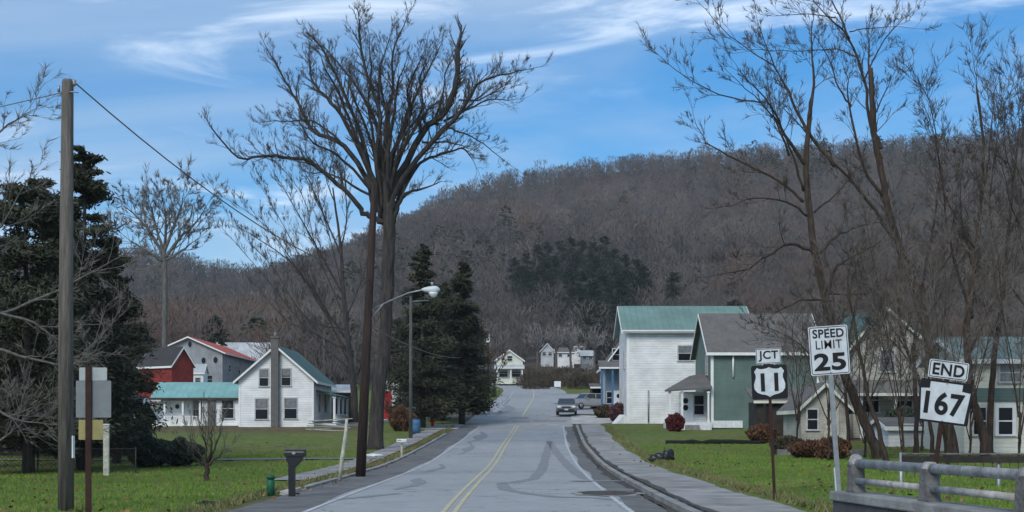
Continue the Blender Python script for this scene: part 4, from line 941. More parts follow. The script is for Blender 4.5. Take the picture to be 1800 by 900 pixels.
# --- right side trees by the creek
cr = lambda x, y: (1120 + x / 1.607, y / 1.607)
base = G(1548, 808, 38); D = base.y
TL = [(Vector(base) + Vector((0, 0, -.2)), .24)] + [(P(x, y, D), r_) for x, y, r_ in ((1530, 770, .20), (1508, 715, .19), (1482, 650, .18), (1455, 540, .16), (1436, 460, .15), (1424, 390, .13), (1418, 300, .12), (1420, 235, .10), (1428, 170, .07))]
LN = [px_line(p, D, a, b, cr, d) for p, a, b, d in (
    ([(485, 340), (500, 240), (493, 150), (493, 80)], .08, .015, 0), ([(480, 470), (420, 380), (380, 300), (290, 200)], .09, .012, -2), ([(560, 470), (480, 370), (430, 260), (390, 190), (340, 60)], .09, .012, 2),
    ([(500, 710), (430, 690), (370, 720), (310, 760), (230, 775)], .08, .015, -2), ([(515, 715), (560, 670), (620, 640), (690, 630)], .08, .015, 1), ([(540, 830), (560, 760), (600, 730), (690, 680)], .08, .02, -1),
    ([(470, 570), (400, 510), (280, 450), (195, 400), (165, 345)], .07, .01, 1), ([(480, 610), (420, 570), (330, 560), (270, 580)], .06, .01, -1), ([(430, 440), (405, 370), (380, 300), (365, 200)], .06, .01, 1),
    ([(470, 540), (440, 440), (400, 350), (350, 290), (270, 215)], .06, .012, -2), ([(350, 290), (230, 265), (130, 215), (60, 155)], .035, .008, -1), ([(550, 850), (460, 850), (380, 890)], .06, .015, -1), ([(500, 600), (560, 550), (620, 480)], .05, .01, 1), ([(545, 830), (640, 830), (720, 800)], .04, .01, 1),
    ([(390, 190), (330, 150), (240, 80), (160, -10)], .03, .008, 0))]
bare_tree('tree', base, 'bare tree with a leaning trunk rising between the speed sign and the route sign', TL, LN, 'bark_brown', 'twig', 'bare trees on the creek bank', dens=2.3, length=1.2, up=.4, tipw=.011, per=3, start=.25)
base = G(1672, 806, 34, 60); D = base.y
TL = [(Vector(base) + Vector((0, 0, -.2)), .33)] + [(P(x, y, D), r_) for x, y, r_ in ((1668, 760, .27), (1650, 680, .23), (1625, 560, .18), (1590, 460, .16), (1562, 370, .14), (1545, 280, .13), (1535, 215, .12), (1530, 120, .10))]
LN = [px_line(p, D, a, b, cr, d) for p, a, b, d in (
    ([(690, 450), (660, 350), (640, 230), (600, 110), (540, 50), (480, -20)], .09, .015, 1.5), ([(700, 560), (640, 470), (600, 290), (595, 220)], .09, .012, -1), ([(690, 420), (675, 380), (670, 300), (655, 180), (655, 120)], .08, .03, 1),
    ([(730, 690), (650, 560), (560, 465), (500, 400), (400, 290)], .09, .012, -1), ([(605, 300), (570, 250), (540, 160), (500, 100)], .05, .01, 1), ([(600, 110), (560, 20), (530, -60)], .05, .01, 0), ([(640, 230), (700, 110), (790, 20)], .04, .008, 1), ([(660, 350), (700, 260), (730, 200)], .04, .008, 2),
    ([(620, 160), (560, 140), (440, 145), (330, 140)], .03, .008, -1), ([(600, 90), (660, 80), (740, 75)], .03, .008, 0), ([(560, 50), (480, 40), (390, 45)], .03, .008, 0))]
bare_tree('tree', base, 'tallest bare tree on the creek bank, its top leaving the picture', TL, LN, 'bark_brown', 'twig', 'bare trees on the creek bank', dens=2.3, length=1.2, up=.45, tipw=.011, per=3, start=.25)
for (bx_, by_, d0), tl, ls, lb in (
    ((1560, 812, 36), [(1546, 760, .09), (1532, 715, .08), (1515, 640, .06), (1500, 560, .04), (1490, 500, .03)], [([(1530, 700), (1560, 640), (1580, 560)], .04), ([(1510, 620), (1470, 560), (1450, 500)], .03)], 'thin sapling close behind the leaning trunk'),
    ((1492, 800, 42), [(1490, 740, .08), (1486, 680, .07), (1492, 600, .06), (1510, 520, .04)], [([(1488, 700), (1440, 640), (1400, 600), (1360, 580)], .04), ([(1490, 640), (1530, 570), (1560, 520)], .04)], 'thin bare tree right beside the speed sign post'),
    ((1640, 806, 40), [(1636, 750, .08), (1620, 680, .07), (1590, 600, .06), (1575, 500, .05), (1585, 420, .03)], [([(1615, 660), (1570, 600), (1530, 580)], .04), ([(1590, 590), (1620, 500), (1640, 420)], .04)], 'thin bare tree directly behind the numbered route sign'),
    ((1735, 806, 38), [(1726, 760, .19), (1708, 690, .17), (1700, 600, .14), (1712, 480, .11), (1722, 380, .08), (1728, 250, .06), (1716, 150, .03)], [([(1710, 560), (1670, 430), (1655, 300), (1630, 200)], .07), ([(1722, 380), (1738, 280), (1745, 200)], .05), ([(1705, 620), (1750, 520), (1790, 400), (1798, 220)], .07), ([(1712, 480), (1690, 380), (1690, 300)], .04), ([(1716, 440), (1660, 340), (1640, 200), (1620, 150)], .04)], 'dark forked bare tree left of the white framed window'),
    ((1738, 800, 46), [(1742, 700, .14), (1750, 610, .12), (1765, 500, .10), (1775, 380, .07), (1790, 240, .04)], [([(1750, 600), (1720, 500), (1700, 420)], .05), ([(1765, 480), (1740, 380), (1745, 300), (1760, 180)], .05), ([(1770, 420), (1820, 300), (1830, 200)], .05), ([(1780, 320), (1765, 240), (1780, 150)], .03)], 'bare tree leaning right in front of the green banded house'),
    ((1850, 806, 44), [(1845, 700, .14), (1838, 560, .12), (1825, 430, .09), (1815, 300, .06), (1800, 210, .03)], [([(1840, 600), (1790, 520), (1750, 470), (1700, 440)], .06), ([(1830, 450), (1780, 370), (1760, 280)], .05), ([(1838, 560), (1800, 440), (1790, 360)], .05), ([(1820, 360), (1780, 280), (1770, 210)], .04)], 'bare tree at the very right edge, trunk outside the picture'),
    ((1610, 800, 50), [(1612, 740, .10), (1606, 640, .09), (1618, 520, .07), (1640, 400, .05), (1650, 320, .03)], [([(1608, 640), (1560, 560), (1540, 500)], .05), ([(1618, 520), (1670, 450), (1700, 380)], .04), ([(1610, 600), (1650, 520), (1680, 470)], .04)], 'slender bare tree in front of the tan gable')):
    base = G(bx_, by_, d0, 70); D = base.y
    TL = [(Vector(base) + Vector((0, 0, -.2)), tl[0][2] * 1.3)] + [(P(x, y, D), r_) for x, y, r_ in tl]
    LN = [px_line(p, D, a, .01, c0, rng.uniform(-2, 2)) for p, a in ls]
    bare_tree('tree', base, lb, TL, LN + [px_line([(tl[-2][0], tl[-2][1]), (tl[-1][0], tl[-1][1]), (tl[-1][0] + rng.uniform(-12, 12), tl[-1][1] - 45)], D, .03, .008, c0)], 'bark_brown', 'twig', 'bare trees on the creek bank', dens=2.6, length=1.7, up=.3, tipw=.013, per=3, start=.15)
# brushy saplings that screen the houses on the right
for k, (bx_, d0, ht, lb) in enumerate(((1455, 54, 300, 'many stemmed sapling left of the leaning trunk'), (1520, 58, 330, 'many stemmed sapling under the tan gable'), (1585, 52, 360, 'many stemmed sapling left of the tilted route sign'), (1665, 48, 400, 'many stemmed sapling right of the tilted route sign'), (1705, 56, 430, 'many stemmed sapling left of the white framed window'), (1790, 50, 420, 'many stemmed sapling at the right picture edge'), (1400, 64, 230, 'many stemmed sapling beside the dark lean-to'), (1620, 66, 330, 'many stemmed sapling behind the route sign, before the tan house'))):
    b = Vector((X(bx_, d0), d0, gz(X(bx_, d0), d0))); yb = HZ + (EYE - b.z) * F / d0
    TL = [(b, .05), (P(bx_ + 2, yb - 40, d0), .045), (P(bx_ + rng.uniform(-6, 6), yb - 90, d0), .04)]
    LN = []
    for q in range(6):
        a = rng.uniform(-1, 1); hh_ = ht * rng.uniform(.55, 1.0); y_s = yb - rng.uniform(20, 90)
        LN.append(px_line([(bx_, y_s), (bx_ + a * 30, y_s - hh_ * .35), (bx_ + a * 60 + rng.uniform(-12, 12), y_s - hh_ * .7), (bx_ + a * 90 + rng.uniform(-15, 15), y_s - hh_)], d0, .026, .006, c0, rng.uniform(-2.5, 2.5)))
    bare_tree('sapling', b, lb, TL, LN, 'bark_brown', 'twig_mid', 'brushy saplings on the creek bank', dens=3.4, length=1.3, up=.3, tipw=.009, per=5, start=.2, depth=1)
# --- small bare tree on the left lawn
base = G(363, 846, 36); D = base.y
TL = [(Vector(base) + Vector((0, 0, -.1)), .10), (P(364, 830, D), .08), (P(363, 815, D), .07)]
LN = [px_line(p, D, .045, .008, c0, d) for p, d in (([(363, 818), (352, 800), (344, 780), (338, 762)], .4), ([(363, 815), (362, 790), (358, 765), (352, 745)], -.3), ([(364, 816), (375, 795), (384, 775), (388, 756)], .3), ([(364, 812), (372, 790), (372, 765), (376, 748)], -.5), ([(363, 820), (345, 808), (334, 796)], -.3), ([(364, 818), (384, 804), (394, 790)], -.4))]
bare_tree('small_tree', base, 'small bare ornamental tree alone on the left lawn', TL, LN, 'bark_brown', 'twig_mid', None, dens=3.6, length=.75, up=.7, tipw=.007, per=3, start=.2)
# --- pale bare tree on the skyline, left
base = Vector((X(292, 172), 172, gz(X(292, 172), 172))); D = 172
TL = [(base, .4), (P(290, 620, D), .36), (P(290, 500, D), .32), (P(288, 450, D), .28), (P(286, 430, D), .24)]
LN = [px_line(p, D, .24, .04, c0, d) for p, d in (([(288, 450), (265, 410), (240, 380), (215, 360)], 1), ([(288, 450), (275, 400), (262, 350)], -1), ([(288, 445), (292, 390), (285, 345)], 2), ([(288, 445), (305, 400), (318, 365), (322, 345)], -1), ([(288, 455), (315, 420), (345, 390), (358, 370)], 1), ([(288, 460), (255, 440), (225, 420)], -2), ([(288, 460), (320, 440), (340, 425)], 2))]
bare_tree('tree', base, 'pale round crowned bare tree on the skyline right of the evergreens', TL, LN, 'bark_pale', 'twig_grey', None, dens=1.6, length=3.6, up=.3, tipw=.05, per=4, start=.15)
# --- pale arching branches of a tree off to the left
base = Vector((-19.5, 41, gz(-19.5, 41))); D = 41
TL = [(base, .2), (P(-245, 700, D), .18), (P(-230, 560, D), .15), (P(-200, 420, D), .1)]
LN = [px_line(p, D, .07, .01, c0, d) for p, d in (([(-235, 640), (-60, 610), (60, 632), (130, 640), (170, 600)], -1), ([(-230, 560), (-80, 540), (40, 560), (90, 590), (110, 630)], 1), ([(-235, 620), (-60, 690), (20, 735), (80, 745)], 0), ([(-240, 700), (-60, 800), (0, 775), (30, 740), (40, 700)], .6), ([(-215, 480), (-80, 440), (0, 400), (40, 330)], 1), ([(-205, 430), (-80, 300), (0, 230), (45, 200)], -1), ([(-230, 560), (-40, 560), (80, 520), (160, 480), (230, 440)], 2))]
bare_tree('tree', base, 'bare tree at the left edge reaching pale arching branches before the evergreens', TL, LN, 'bark_pale', 'twig_grey', None, dens=1.4, length=1.6, up=.2, tipw=.012, per=3, start=.45)

for px_, top_, d0, lb in ((945, 585, 300, 'pale bare tree left of the leftmost hill house'), (978, 588, 304, 'pale bare tree between the two leftmost hill houses'), (1003, 584, 306, 'pale bare tree rising in front of the low wide hill house'), (1045, 592, 302, 'pale bare tree right of the hill houses')):
    b = Vector((X(px_, d0), d0, min(gz(X(px_, d0), d0), Z(632, d0)))); TL = [(b, .3), (P(px_, 625, d0), .25), (P(px_, 612, d0), .2)]
    LN = [px_line([(px_, 618), (px_ + a * 5, 608), (px_ + a * 10, 602 - 8 * (1 - abs(a))), (px_ + a * 13, (top_ + 600) / 2 - 7 * (1 - abs(a)))], d0, .16, .04, c0, a * 3) for a in (-1, -.6, -.2, .2, .6, 1)]
    bare_tree('tree', b, lb, TL, LN, 'bark_pale', 'twig_pale', 'pale trees round the hill houses', dens=1.6, length=2.4, up=.4, tipw=.05, per=3, start=.1, depth=1)
# --- evergreens
def evergreen(name, base, H, rad, label, n, mt='needles', group=None, low=.1, shape=1.0, gap=.0, trunk=True, leaf=1.0, nb=None, bark='bark'):
    r = empty(name, base, 0, label, 'tree', group)
    MB().tube([(0, 0, -.3), (0, 0, H * .4), (rng.uniform(-.2, .2), 0, H * .93)], [H * .022, H * .014, .03], 9).build('trunk', M[bark], r)
    nb = nb or int(H * 9); C, Dv, T, Ln = [], [], [], []
    per = max(6, n // nb); bb = MB()
    for k in range(nb):
        h = low + (1 - low) * ((k + rng.random()) / nb); R_ = rad * (1 - h) ** shape * rng.uniform(.65, 1.12) + .15; R_ *= min(1, .55 + (h - low) * 5)
        th = rng.uniform(0, 6.283); z0 = h * H; droop = rng.uniform(.02, .3) if h < .8 else rng.uniform(-.5, 0)
        tip = Vector((math.cos(th) * R_, math.sin(th) * R_, z0 - R_ * droop + R_ * .12)); root_ = Vector((0, 0, z0))
        if k % 3 == 0: bb.tube([root_, root_.lerp(tip, .55) + Vector((0, 0, .05)), tip], [.04 * leaf, .025 * leaf, .008], 3, cap=False)
        t = np.sqrt(nr.uniform(.06, 1.02, per))[:, None]; base_ = np.array(root_)[None] * (1 - t) + np.array(tip)[None] * t
        sp = .16 * R_ * (.5 + t)
        C.append(base_ + nr.normal(size=(per, 3)) * sp * [1, 1, .45]); d = np.array((tip - root_).normalized())
        Dv.append(d[None] * .8 + nr.normal(size=(per, 3)) * .5 + [0, 0, -.15]); T.append(np.full(per, rng.random()) * .7 + nr.rand(per) * .3); Ln.append(nr.uniform(.25, .5, per) * leaf)
    C = np.concatenate(C)
    if n > 3000: bb.build('boughs', M[bark], r)
    slivers('crown', M[mt], C, np.concatenate(Dv), np.concatenate(Ln), nr.uniform(.06, .14, len(C)) * leaf, np.concatenate(T), r)
    return r
gl = 'dark evergreens at the left edge'
for px, py, d, top, rad, n, lb, shp, low in (
    (145, 815, 56, 262, 2.55, 33000, 'tallest dark evergreen, its top just right of the tall grey pole', .62, .08), (50, 815, 52, 320, 3.0, 38000, 'broad dark evergreen left of the tall grey pole', .5, .08),
    (205, 805, 62, 420, 1.75, 24000, 'dark evergreen right of the sign backs', .55, .08), (-30, 810, 58, 300, 2.6, 10000, 'dark evergreen cut off by the left picture edge', .6, .1),
    (105, 800, 66, 370, 3.0, 14000, 'evergreen filling the gap behind the tall grey pole', .5, .05)):
    xx = X(px, d); zz = gz(xx, d); evergreen('evergreen_tree', (xx, d, zz), Z(top, d) - zz, rad, lb, n, 'needles', gl, low, shp, leaf=.62)
gl = 'spruces by the lamp'
for px, d, top, rad, n, lb, shp, low in (
    (742, 106, 432, 3.1, 32000, 'tall dark spruce straight behind the street lamp arm', .75, .06), (812, 112, 462, 2.9, 36000, 'narrow topped dark spruce right of the lamp head', .7, .09),
    (780, 118, 500, 3.4, 24000, 'shorter dark spruce filling the gap between the two tall ones', .6, .06), (838, 128, 600, 1.9, 6000, 'small dark spruce nearest the bend, left of the cream house', .6, .05), (700, 128, 560, 2.4, 6000, 'spruce left of the lamp pole, partly behind the old tree', .7, .08)):
    xx = X(px, d); zz = gz(xx, d); evergreen('spruce_tree', (xx, d, zz), Z(top, d) - zz, rad, lb, n, 'needles', gl, low, shp, leaf=.8)
# conifer stand on the hill
for i, (px, top, d) in enumerate([(905, 455, 352), (925, 447, 356), (945, 432, 350), (962, 428, 362), (985, 425, 358), (1003, 418, 352), (1022, 425, 360), (1043, 428, 354), (1062, 418, 350), (1080, 440, 356), (1098, 450, 348), (1118, 457, 352), (1132, 470, 346), (1010, 450, 338), (1050, 455, 340), (960, 462, 340), (1085, 470, 338), (1185, 482, 350), (930, 478, 336), (975, 452, 0), (1030, 475, 0), (1060, 480, 0), (1100, 478, 0), (1000, 478, 0), (1075, 495, 0), (1120, 490, 0), (1045, 500, 0), (915, 470, 0), (1090, 515, 0), (948, 475, 0), (1015, 500, 0)]):
    H = rng.uniform(15, 21); d = 330.0
    while Z(top, d) - gz(X(px, d), d) > H and d < 800: d += 2
    xx = X(px, d); zz = gz(xx, d)
    evergreen('hill_spruce', (xx, d, zz), H, 4.6, 'dark conifer of the stand on the hillside above the hill houses', 4200, 'needles_blue', 'conifer stand on the hillside', .02, .45, leaf=1.5, nb=110)
# two clipped shrubs
def shrub(name, base, rx_, h, label, mt, n, group=None, leaf=.12, cat='shrub', up=.3, stems=True, flat=.55):
    r = empty(name, base, 0, label, cat, group); mb = MB()
    if stems:
        for k in range(7):
            a = rng.uniform(0, 6.28); mb.tube([(0, 0, -.05), (math.cos(a) * rx_ * .3, math.sin(a) * rx_ * .3, h * .45), (math.cos(a) * rx_ * .6, math.sin(a) * rx_ * .6, h * .8)], [.03, .02, .008], 4)
        mb.build('stems', M['twig'], r)
    d = nr.normal(size=(n, 3)); d /= np.linalg.norm(d, axis=1, keepdims=True); q = nr.uniform(.55, 1.03, (n, 1)) ** .5
    lump = 1 + .12 * np.sin(d[:, :1] * 5 + d[:, 1:2] * 4 + rx_ * 9) + .08 * np.sin(d[:, 2:] * 8 + d[:, :1] * 7)
    C = d * q * lump * [rx_, rx_, h * .5] + [0, 0, h * .5]; C[:, 2] = np.maximum(C[:, 2], .03)
    slivers('foliage', M[mt], C, d * .6 + nr.normal(size=(n, 3)) * .6 + [0, 0, up], nr.uniform(.7, 1.4, n) * leaf, nr.uniform(.35, .6, n) * leaf, nr.rand(n), r)
    return r
for px, py, w_, h_, lb in ((262, 822, .95, 1.25, 'round dark clipped shrub, the left one of the pair'), (317, 820, .85, 1.1, 'round dark clipped shrub nearer the small bare tree')):
    b = G(px, py, 45); shrub('round_shrub', b, w_ * b.y / 56, h_ * b.y / 56, lb, 'shrub_dark', 7000, 'pair of clipped shrubs', .13)
b = G(706, 758, 60); shrub('shrub', b, .95, 1.75, 'russet bare shrub behind the small white mailbox', 'shrub_brown', 5200, None, .2, up=.9)
b = Vector((X(1088, 116), 116, gz(X(1088, 116), 116))); shrub('shrub', b, .95, 1.5, 'reddish purple shrub at the corner of the tall white house', 'shrub_purple', 2600, None, .22, up=.6)
b = Vector((X(1062, 122), 122, gz(X(1062, 122), 122))); shrub('shrub', b, .9, 1.1, 'olive shrub left of the reddish purple shrub', 'hedge', 2600, None, .22, up=.6)
b = Vector((X(1187, 97), 97, gz(X(1187, 97), 97))); shrub('shrub', b, .62, 1.25, 'dark red shrub in front of the green house porch', 'shrub_red', 3000, None, .16, up=1.2)
for i, (px, py, w_, h_, mt, lb) in enumerate(((1340, 775, 1.1, 1.0, 'shrub_brown', 'brown brushy shrub behind the black post sign'), (1385, 800, .9, .8, 'hedge', 'olive brown shrub just right of the sign post'), (1425, 805, 1.2, .7, 'shrub_brown', 'brown shrub below the cottage window'), (1465, 808, .8, .9, 'shrub_brown', 'brown shrub behind the speed sign post'), (1590, 760, 1.5, 1.9, 'shrub_dark', 'big dark evergreen shrub left of the numbered route sign'))):
    b = G(px, py, 30, 76); shrub('shrub', b, w_ * .8, h_, lb, mt, 3000, 'shrubs along the creek edge of the lawn', .16, up=.8)
# bush with orange heads, small far trees near the bend
b = Vector((X(868, 175), 175, gz(X(868, 175), 175)))
D = 175; TL = [(b, .2), (P(870, 670, D), .15), (P(872, 655, D), .12)]
LN = [px_line(p, D, .09, .02, c0, 0) for p in ([(871, 660), (862, 645), (855, 635)], [(872, 660), (880, 645), (884, 635)], [(872, 665), (872, 640), (870, 628)])]
bare_tree('tree', b, 'small dark reddish tree left of the cream house', TL, LN, 'bark', 'shrub_brown', None, dens=2.5, length=1.6, tipw=.06, per=3, depth=1)
# ------------------------------------------------------------------ writing
def text(s, w, h, mt, parent, loc, rot=(R(90), 0, 0), name='lettering', bold=.012, dep=.004, squeeze=True):
    cu = bpy.data.curves.new(name, 'FONT'); cu.body = s; cu.size = 1; cu.offset = bold; cu.extrude = .02; cu.align_x = 'CENTER'; cu.space_character = 1.06
    tmp = bpy.data.objects.new('tmp', cu); col.objects.link(tmp); dg = bpy.context.evaluated_depsgraph_get(); dg.update()
    me = bpy.data.meshes.new_from_object(tmp.evaluated_get(dg)); bpy.data.objects.remove(tmp); bpy.data.curves.remove(cu)
    co_ = np.zeros(len(me.vertices) * 3); me.vertices.foreach_get('co', co_); co_ = co_.reshape(-1, 3)
    lo, hi = co_.min(0), co_.max(0); co_ = (co_ - (lo + hi) / 2) / (hi - lo) * [w, h, dep]
    me.vertices.foreach_set('co', co_.ravel()); me.materials.clear(); me.materials.append(M[mt]); me.update()
    o = bpy.data.objects.new(name, me); col.objects.link(o); o.parent = parent; o.location = loc; o.rotation_euler = rot; return o
def rrect(w, h, r, n=5):
    pts = []
    for cx, cy, a0 in ((w / 2 - r, h / 2 - r, 0), (-w / 2 + r, h / 2 - r, 90), (-w / 2 + r, -h / 2 + r, 180), (w / 2 - r, -h / 2 + r, 270)):
        for k in range(n + 1): a = R(a0 + 90 * k / n); pts.append((cx + r * math.cos(a), cy + r * math.sin(a)))
    return pts
def plate(root, w, h, z, mt, name='sign_panel', r=.03, y=0, t=.004, x=0):
    return MB().prism([(a + x, b + z) for a, b in rrect(w, h, r)], y, y + t, 'xz').build(name, M[mt], root)
def border(parent, w, h, x, z, y, mt='sign_black', b=.012, r=.03):
    o, i = rrect(w, h, r), rrect(w - 2 * b, h - 2 * b, max(.005, r - b)); n = len(o)
    vs = [(a + x, y, c + z) for a, c in o] + [(a + x, y, c + z) for a, c in i]
    return MB().add(vs, [(k, (k + 1) % n, n + (k + 1) % n, n + k) for k in range(n)]).build('border', M[mt], parent)
def bolts(parent, x, zs, y):
    b = MB()
    for z in zs: b.lathe([(.011, y - .006), (.011, y)], 8, (x, 0, z), 'y')
    b.build('bolt', M['galv'], parent)
# --- JCT 11
b = G(1362, 879, 25); D = b.y; s = D / F
r = empty('route_sign', b, 0, 'junction sign with black and white number 11 shield on a rusty post', 'road sign')
r.rotation_euler = (0, R(-2.6), 0)
H = 268 * s
MB().bx(-.03, .03, .0, .035, -.3, H).build('post', M['rust_post'], r)
zc = 207 * s; w_ = 63 * s
pn = plate(r, w_, 60 * s, zc, 'sign_black', 'shield_panel', .05, -.004)
sh = [(0, .5), (.10, .455), (.22, .44), (.30, .45), (.36, .49), (.45, .36), (.41, .26), (.405, .16), (.44, .04), (.47, -.08), (.455, -.22), (.38, -.33), (.26, -.39), (.12, -.42), (.05, -.455), (0, -.5)]
sh = sh + [(-a, c) for a, c in sh[-2:0:-1]]
MB().prism([(a * w_ * .93, c * 60 * s * .88 + zc) for a, c in sh], -.008, -.0045, 'xz').build('shield', M['sign_white'], pn)
text('11', 31 * s, 32 * s, 'sign_black', pn, (0, -.0105, zc), bold=.03)
p2 = plate(r, 44 * s, 27 * s, zc + 46 * s, 'sign_white', 'top_panel', .03, -.004); border(p2, 42.5 * s, 25.5 * s, 0, zc + 46 * s, -.0052, b=.012)
text('JCT', 35 * s, 19 * s, 'sign_black', p2, (0, -.007, zc + 46 * s), bold=.022); bolts(pn, 0, (zc - 24 * s,), -.009)
# --- SPEED LIMIT 25
D = 20.4; zb = gz(X(1478, D), D); r = empty('speed_sign', (X(1480, D), D, zb), 0, 'white speed limit 25 sign on a leaning galvanised post at the bridge end', 'road sign')
s = D / F; r.rotation_euler = (0, R(-4.0), 0); top = Z(571, D) - zb
MB().bx(-.035, .035, 0, .035, -.3, top - .08).build('post', M['galv'], r)
MB().bx(-.05, -.036, -.012, .03, -.1, 1.0).build('reflector_strip', M['sign_white'], r)
zc = top - 44 * s; pn = plate(r, 69 * s, 86 * s, zc, 'sign_white', 'sign_panel', .03, -.006)
border(pn, 66 * s, 83 * s, 0, zc, -.0075, b=.011)
text('SPEED', 55 * s, 15.5 * s, 'sign_black', pn, (0, -.009, zc + 30 * s), bold=.022); text('LIMIT', 46 * s, 15 * s, 'sign_black', pn, (0, -.009, zc + 10.5 * s), bold=.002)
text('25', 56 * s, 31 * s, 'sign_black', pn, (0, -.009, zc - 20 * s), bold=.034); bolts(pn, 0, (zc + 39 * s, zc - 39 * s), -.007)
# --- END 167
D = 19; zb = gz(X(1632, D), D); r = empty('route_sign', (X(1628, D), D, zb), 0, 'tilted end of route 167 sign with white keystone on black, behind the bridge rail', 'road sign')
s = D / F; r.rotation_euler = (0, R(7.5), 0); zc = (Z(705, D) - zb)
MB().bx(-.03, .03, 0, .035, -.4, zc + .45).build('post', M['rust_post'], r)
ww, hh = 92 * s, 75 * s
pn = plate(r, ww, hh, zc, 'sign_black', 'keystone_panel', .03, -.006)
ks = [(-.31, .45), (.31, .45), (.31, .29), (.475, .27), (.42, -.45), (-.42, -.45), (-.475, .27), (-.31, .29)]
MB().prism([(a * ww, c * hh + zc) for a, c in ks], -.011, -.0066, 'xz').build('keystone', M['sign_white'], pn)
text('167', 70 * s, 41 * s, 'sign_black', pn, (0, -.0135, zc - 3 * s), bold=.03)
p2 = plate(r, 70 * s, 32 * s, zc + 57 * s, 'sign_white', 'top_panel', .03, -.006); border(p2, 67 * s, 29.5 * s, 0, zc + 57 * s, -.0075, b=.011)
text('END', 56 * s, 21 * s, 'sign_black', p2, (0, -.009, zc + 57 * s), bold=.024); bolts(pn, 0, (zc - 33 * s, zc + 33 * s), -.0125)
# --- signs seen from behind, left
D = 24; xb = X(156, D); zb = gz(xb, D); r = empty('road_sign_back', (xb, D, zb), 0, 'stack of three road signs seen from behind beside the tall grey pole', 'road sign'); s = D / F
MB().bx(-.05, .05, -.035, 0, -.2, Z(643, D) - zb).build('post', M['rust_post'], r)
for x0, x1, y0, y1, mt, yy, nm in ((139, 188, 646, 669, 'sign_back_pale', .004, 'upper_panel'), (133, 195, 669, 734, 'sign_back', .012, 'main_panel'), (138, 181, 738, 773, 'sign_back_yellow', .004, 'lower_panel')):
    plate(r, (x1 - x0) * s, (y1 - y0) * s, Z((y0 + y1) / 2, D) - zb, mt, nm, .02, yy, .006, X((x0 + x1) / 2, D) - xb)
# --- bridge parapet with posts and two rails
dirv = Vector((.30, -2.37, 0)); A0 = Vector((4.72, 19, 0)); zt = .84
r = empty('bridge_parapet', A0, 0, 'concrete bridge parapet with grey posts and two metal rails', 'bridge rail')
dn = dirv.normalized(); sd = Vector((-dn.y, dn.x, 0)); ang = math.atan2(dn.y, dn.x); e0 = -.35
wl = MB(); Lw = 15
def pb(mb, a0, a1, s0, s1, z0, z1):
    """box in the parapet's own directions: along, across, up"""
    vs = [dn * a + sd * q + Vector((0, 0, z)) for a in (a0, a1) for q in (s0, s1) for z in (z0, z1)]
    mb.add(vs, [(0, 1, 3, 2), (4, 6, 7, 5), (0, 4, 5, 1), (2, 3, 7, 6), (0, 2, 6, 4), (1, 5, 7, 3)]); return mb
for k in range(5): pb(wl, e0 + k * 3.1, e0 + k * 3.1 + 3.07, -.14, .26, -1.6, zt - .13)
wl.build('wall', M['concrete_dark'], r, bevel=.015)
wc = MB(); pb(wc, e0 - .03, e0 + 15.5, -.18, .30, zt - .13, zt); wc.build('coping', M['concrete'], r, bevel=.02)
hr = 1.24
for k in range(7):
    a = k * 2.39; q = MB(); pp = dn * a
    # a tapering post with a rounded head that holds the top rail
    prof = [(-.17, 0), (.17, 0), (.13, .05), (.10, .3), (.09, .40), (-.09, .40), (-.10, .3), (-.13, .05)]
    vs = [pp + sd * (w2) + dn * t + Vector((0, 0, zt + h)) for w2 in (-.02, .16) for t, h in prof]; n = len(prof)
    q.add(vs, [tuple(range(n)), tuple(range(2 * n - 1, n - 1, -1))] + [(i, (i + 1) % n, n + (i + 1) % n, n + i) for i in range(n)])
    q.build('post', M['rail_post'], r, bevel=.012)
    h_ = MB().tube([pp + dn * -.09 + sd * .07 + Vector((0, 0, hr + zt - zt)), pp + dn * .09 + sd * .07 + Vector((0, 0, hr))], .085, 12)
    if k == 0: h_.lathe([(.02, .13), (.075, .10), (.10, .04), (.105, -.03)], 12, tuple(pp + sd * .07 + Vector((0, 0, hr))))
    h_.build('rail_clamp', M['rail_metal'], r)
tr = MB(); tr.tube([dn * -.1 + sd * .07 + Vector((0, 0, hr)), dn * 15 + sd * .07 + Vector((0, 0, hr))], .062, 14); tr.build('top_rail', M['rail_metal'], r)
lr = MB()
for k in range(6): lr.tube([dn * (k * 2.39 + .12) + sd * .05 + Vector((0, 0, 1.0)), dn * ((k + 1) * 2.39 - .12) + sd * .05 + Vector((0, 0, 1.0))], .045, 12)
lr.build('lower_rail', M['rail_metal'], r)
# --- dark railing beyond the creek
D = 31; x0, x1 = X(1585, D), X(1585, D) + 9; zb = .0; r = empty('creek_fence', (x0, D, zb), 0, 'low dark mesh fence with pale posts across the creek bank behind the bridge rail', 'fence')
z1 = Z(798, D)
MB().tube([(0, 0, z1), (9, 0, z1 - .02)], .025, 8).build('top_rail', M['rail_post'], r)
b_ = MB(); b_.bx(0, 9, -.02, .02, z1 - .2, z1 - .05)
for i in range(46): b_.box((.1 + i * .196, 0, z1 - .32), (.012, .012, .42))
b_.build('mesh', M['dark_boards'], r)
for k in range(5): MB().tube([(k * 2.22, .05, -.6), (k * 2.22, .05, z1 + .03)], .04, 8).build('post', M['galv'], r)
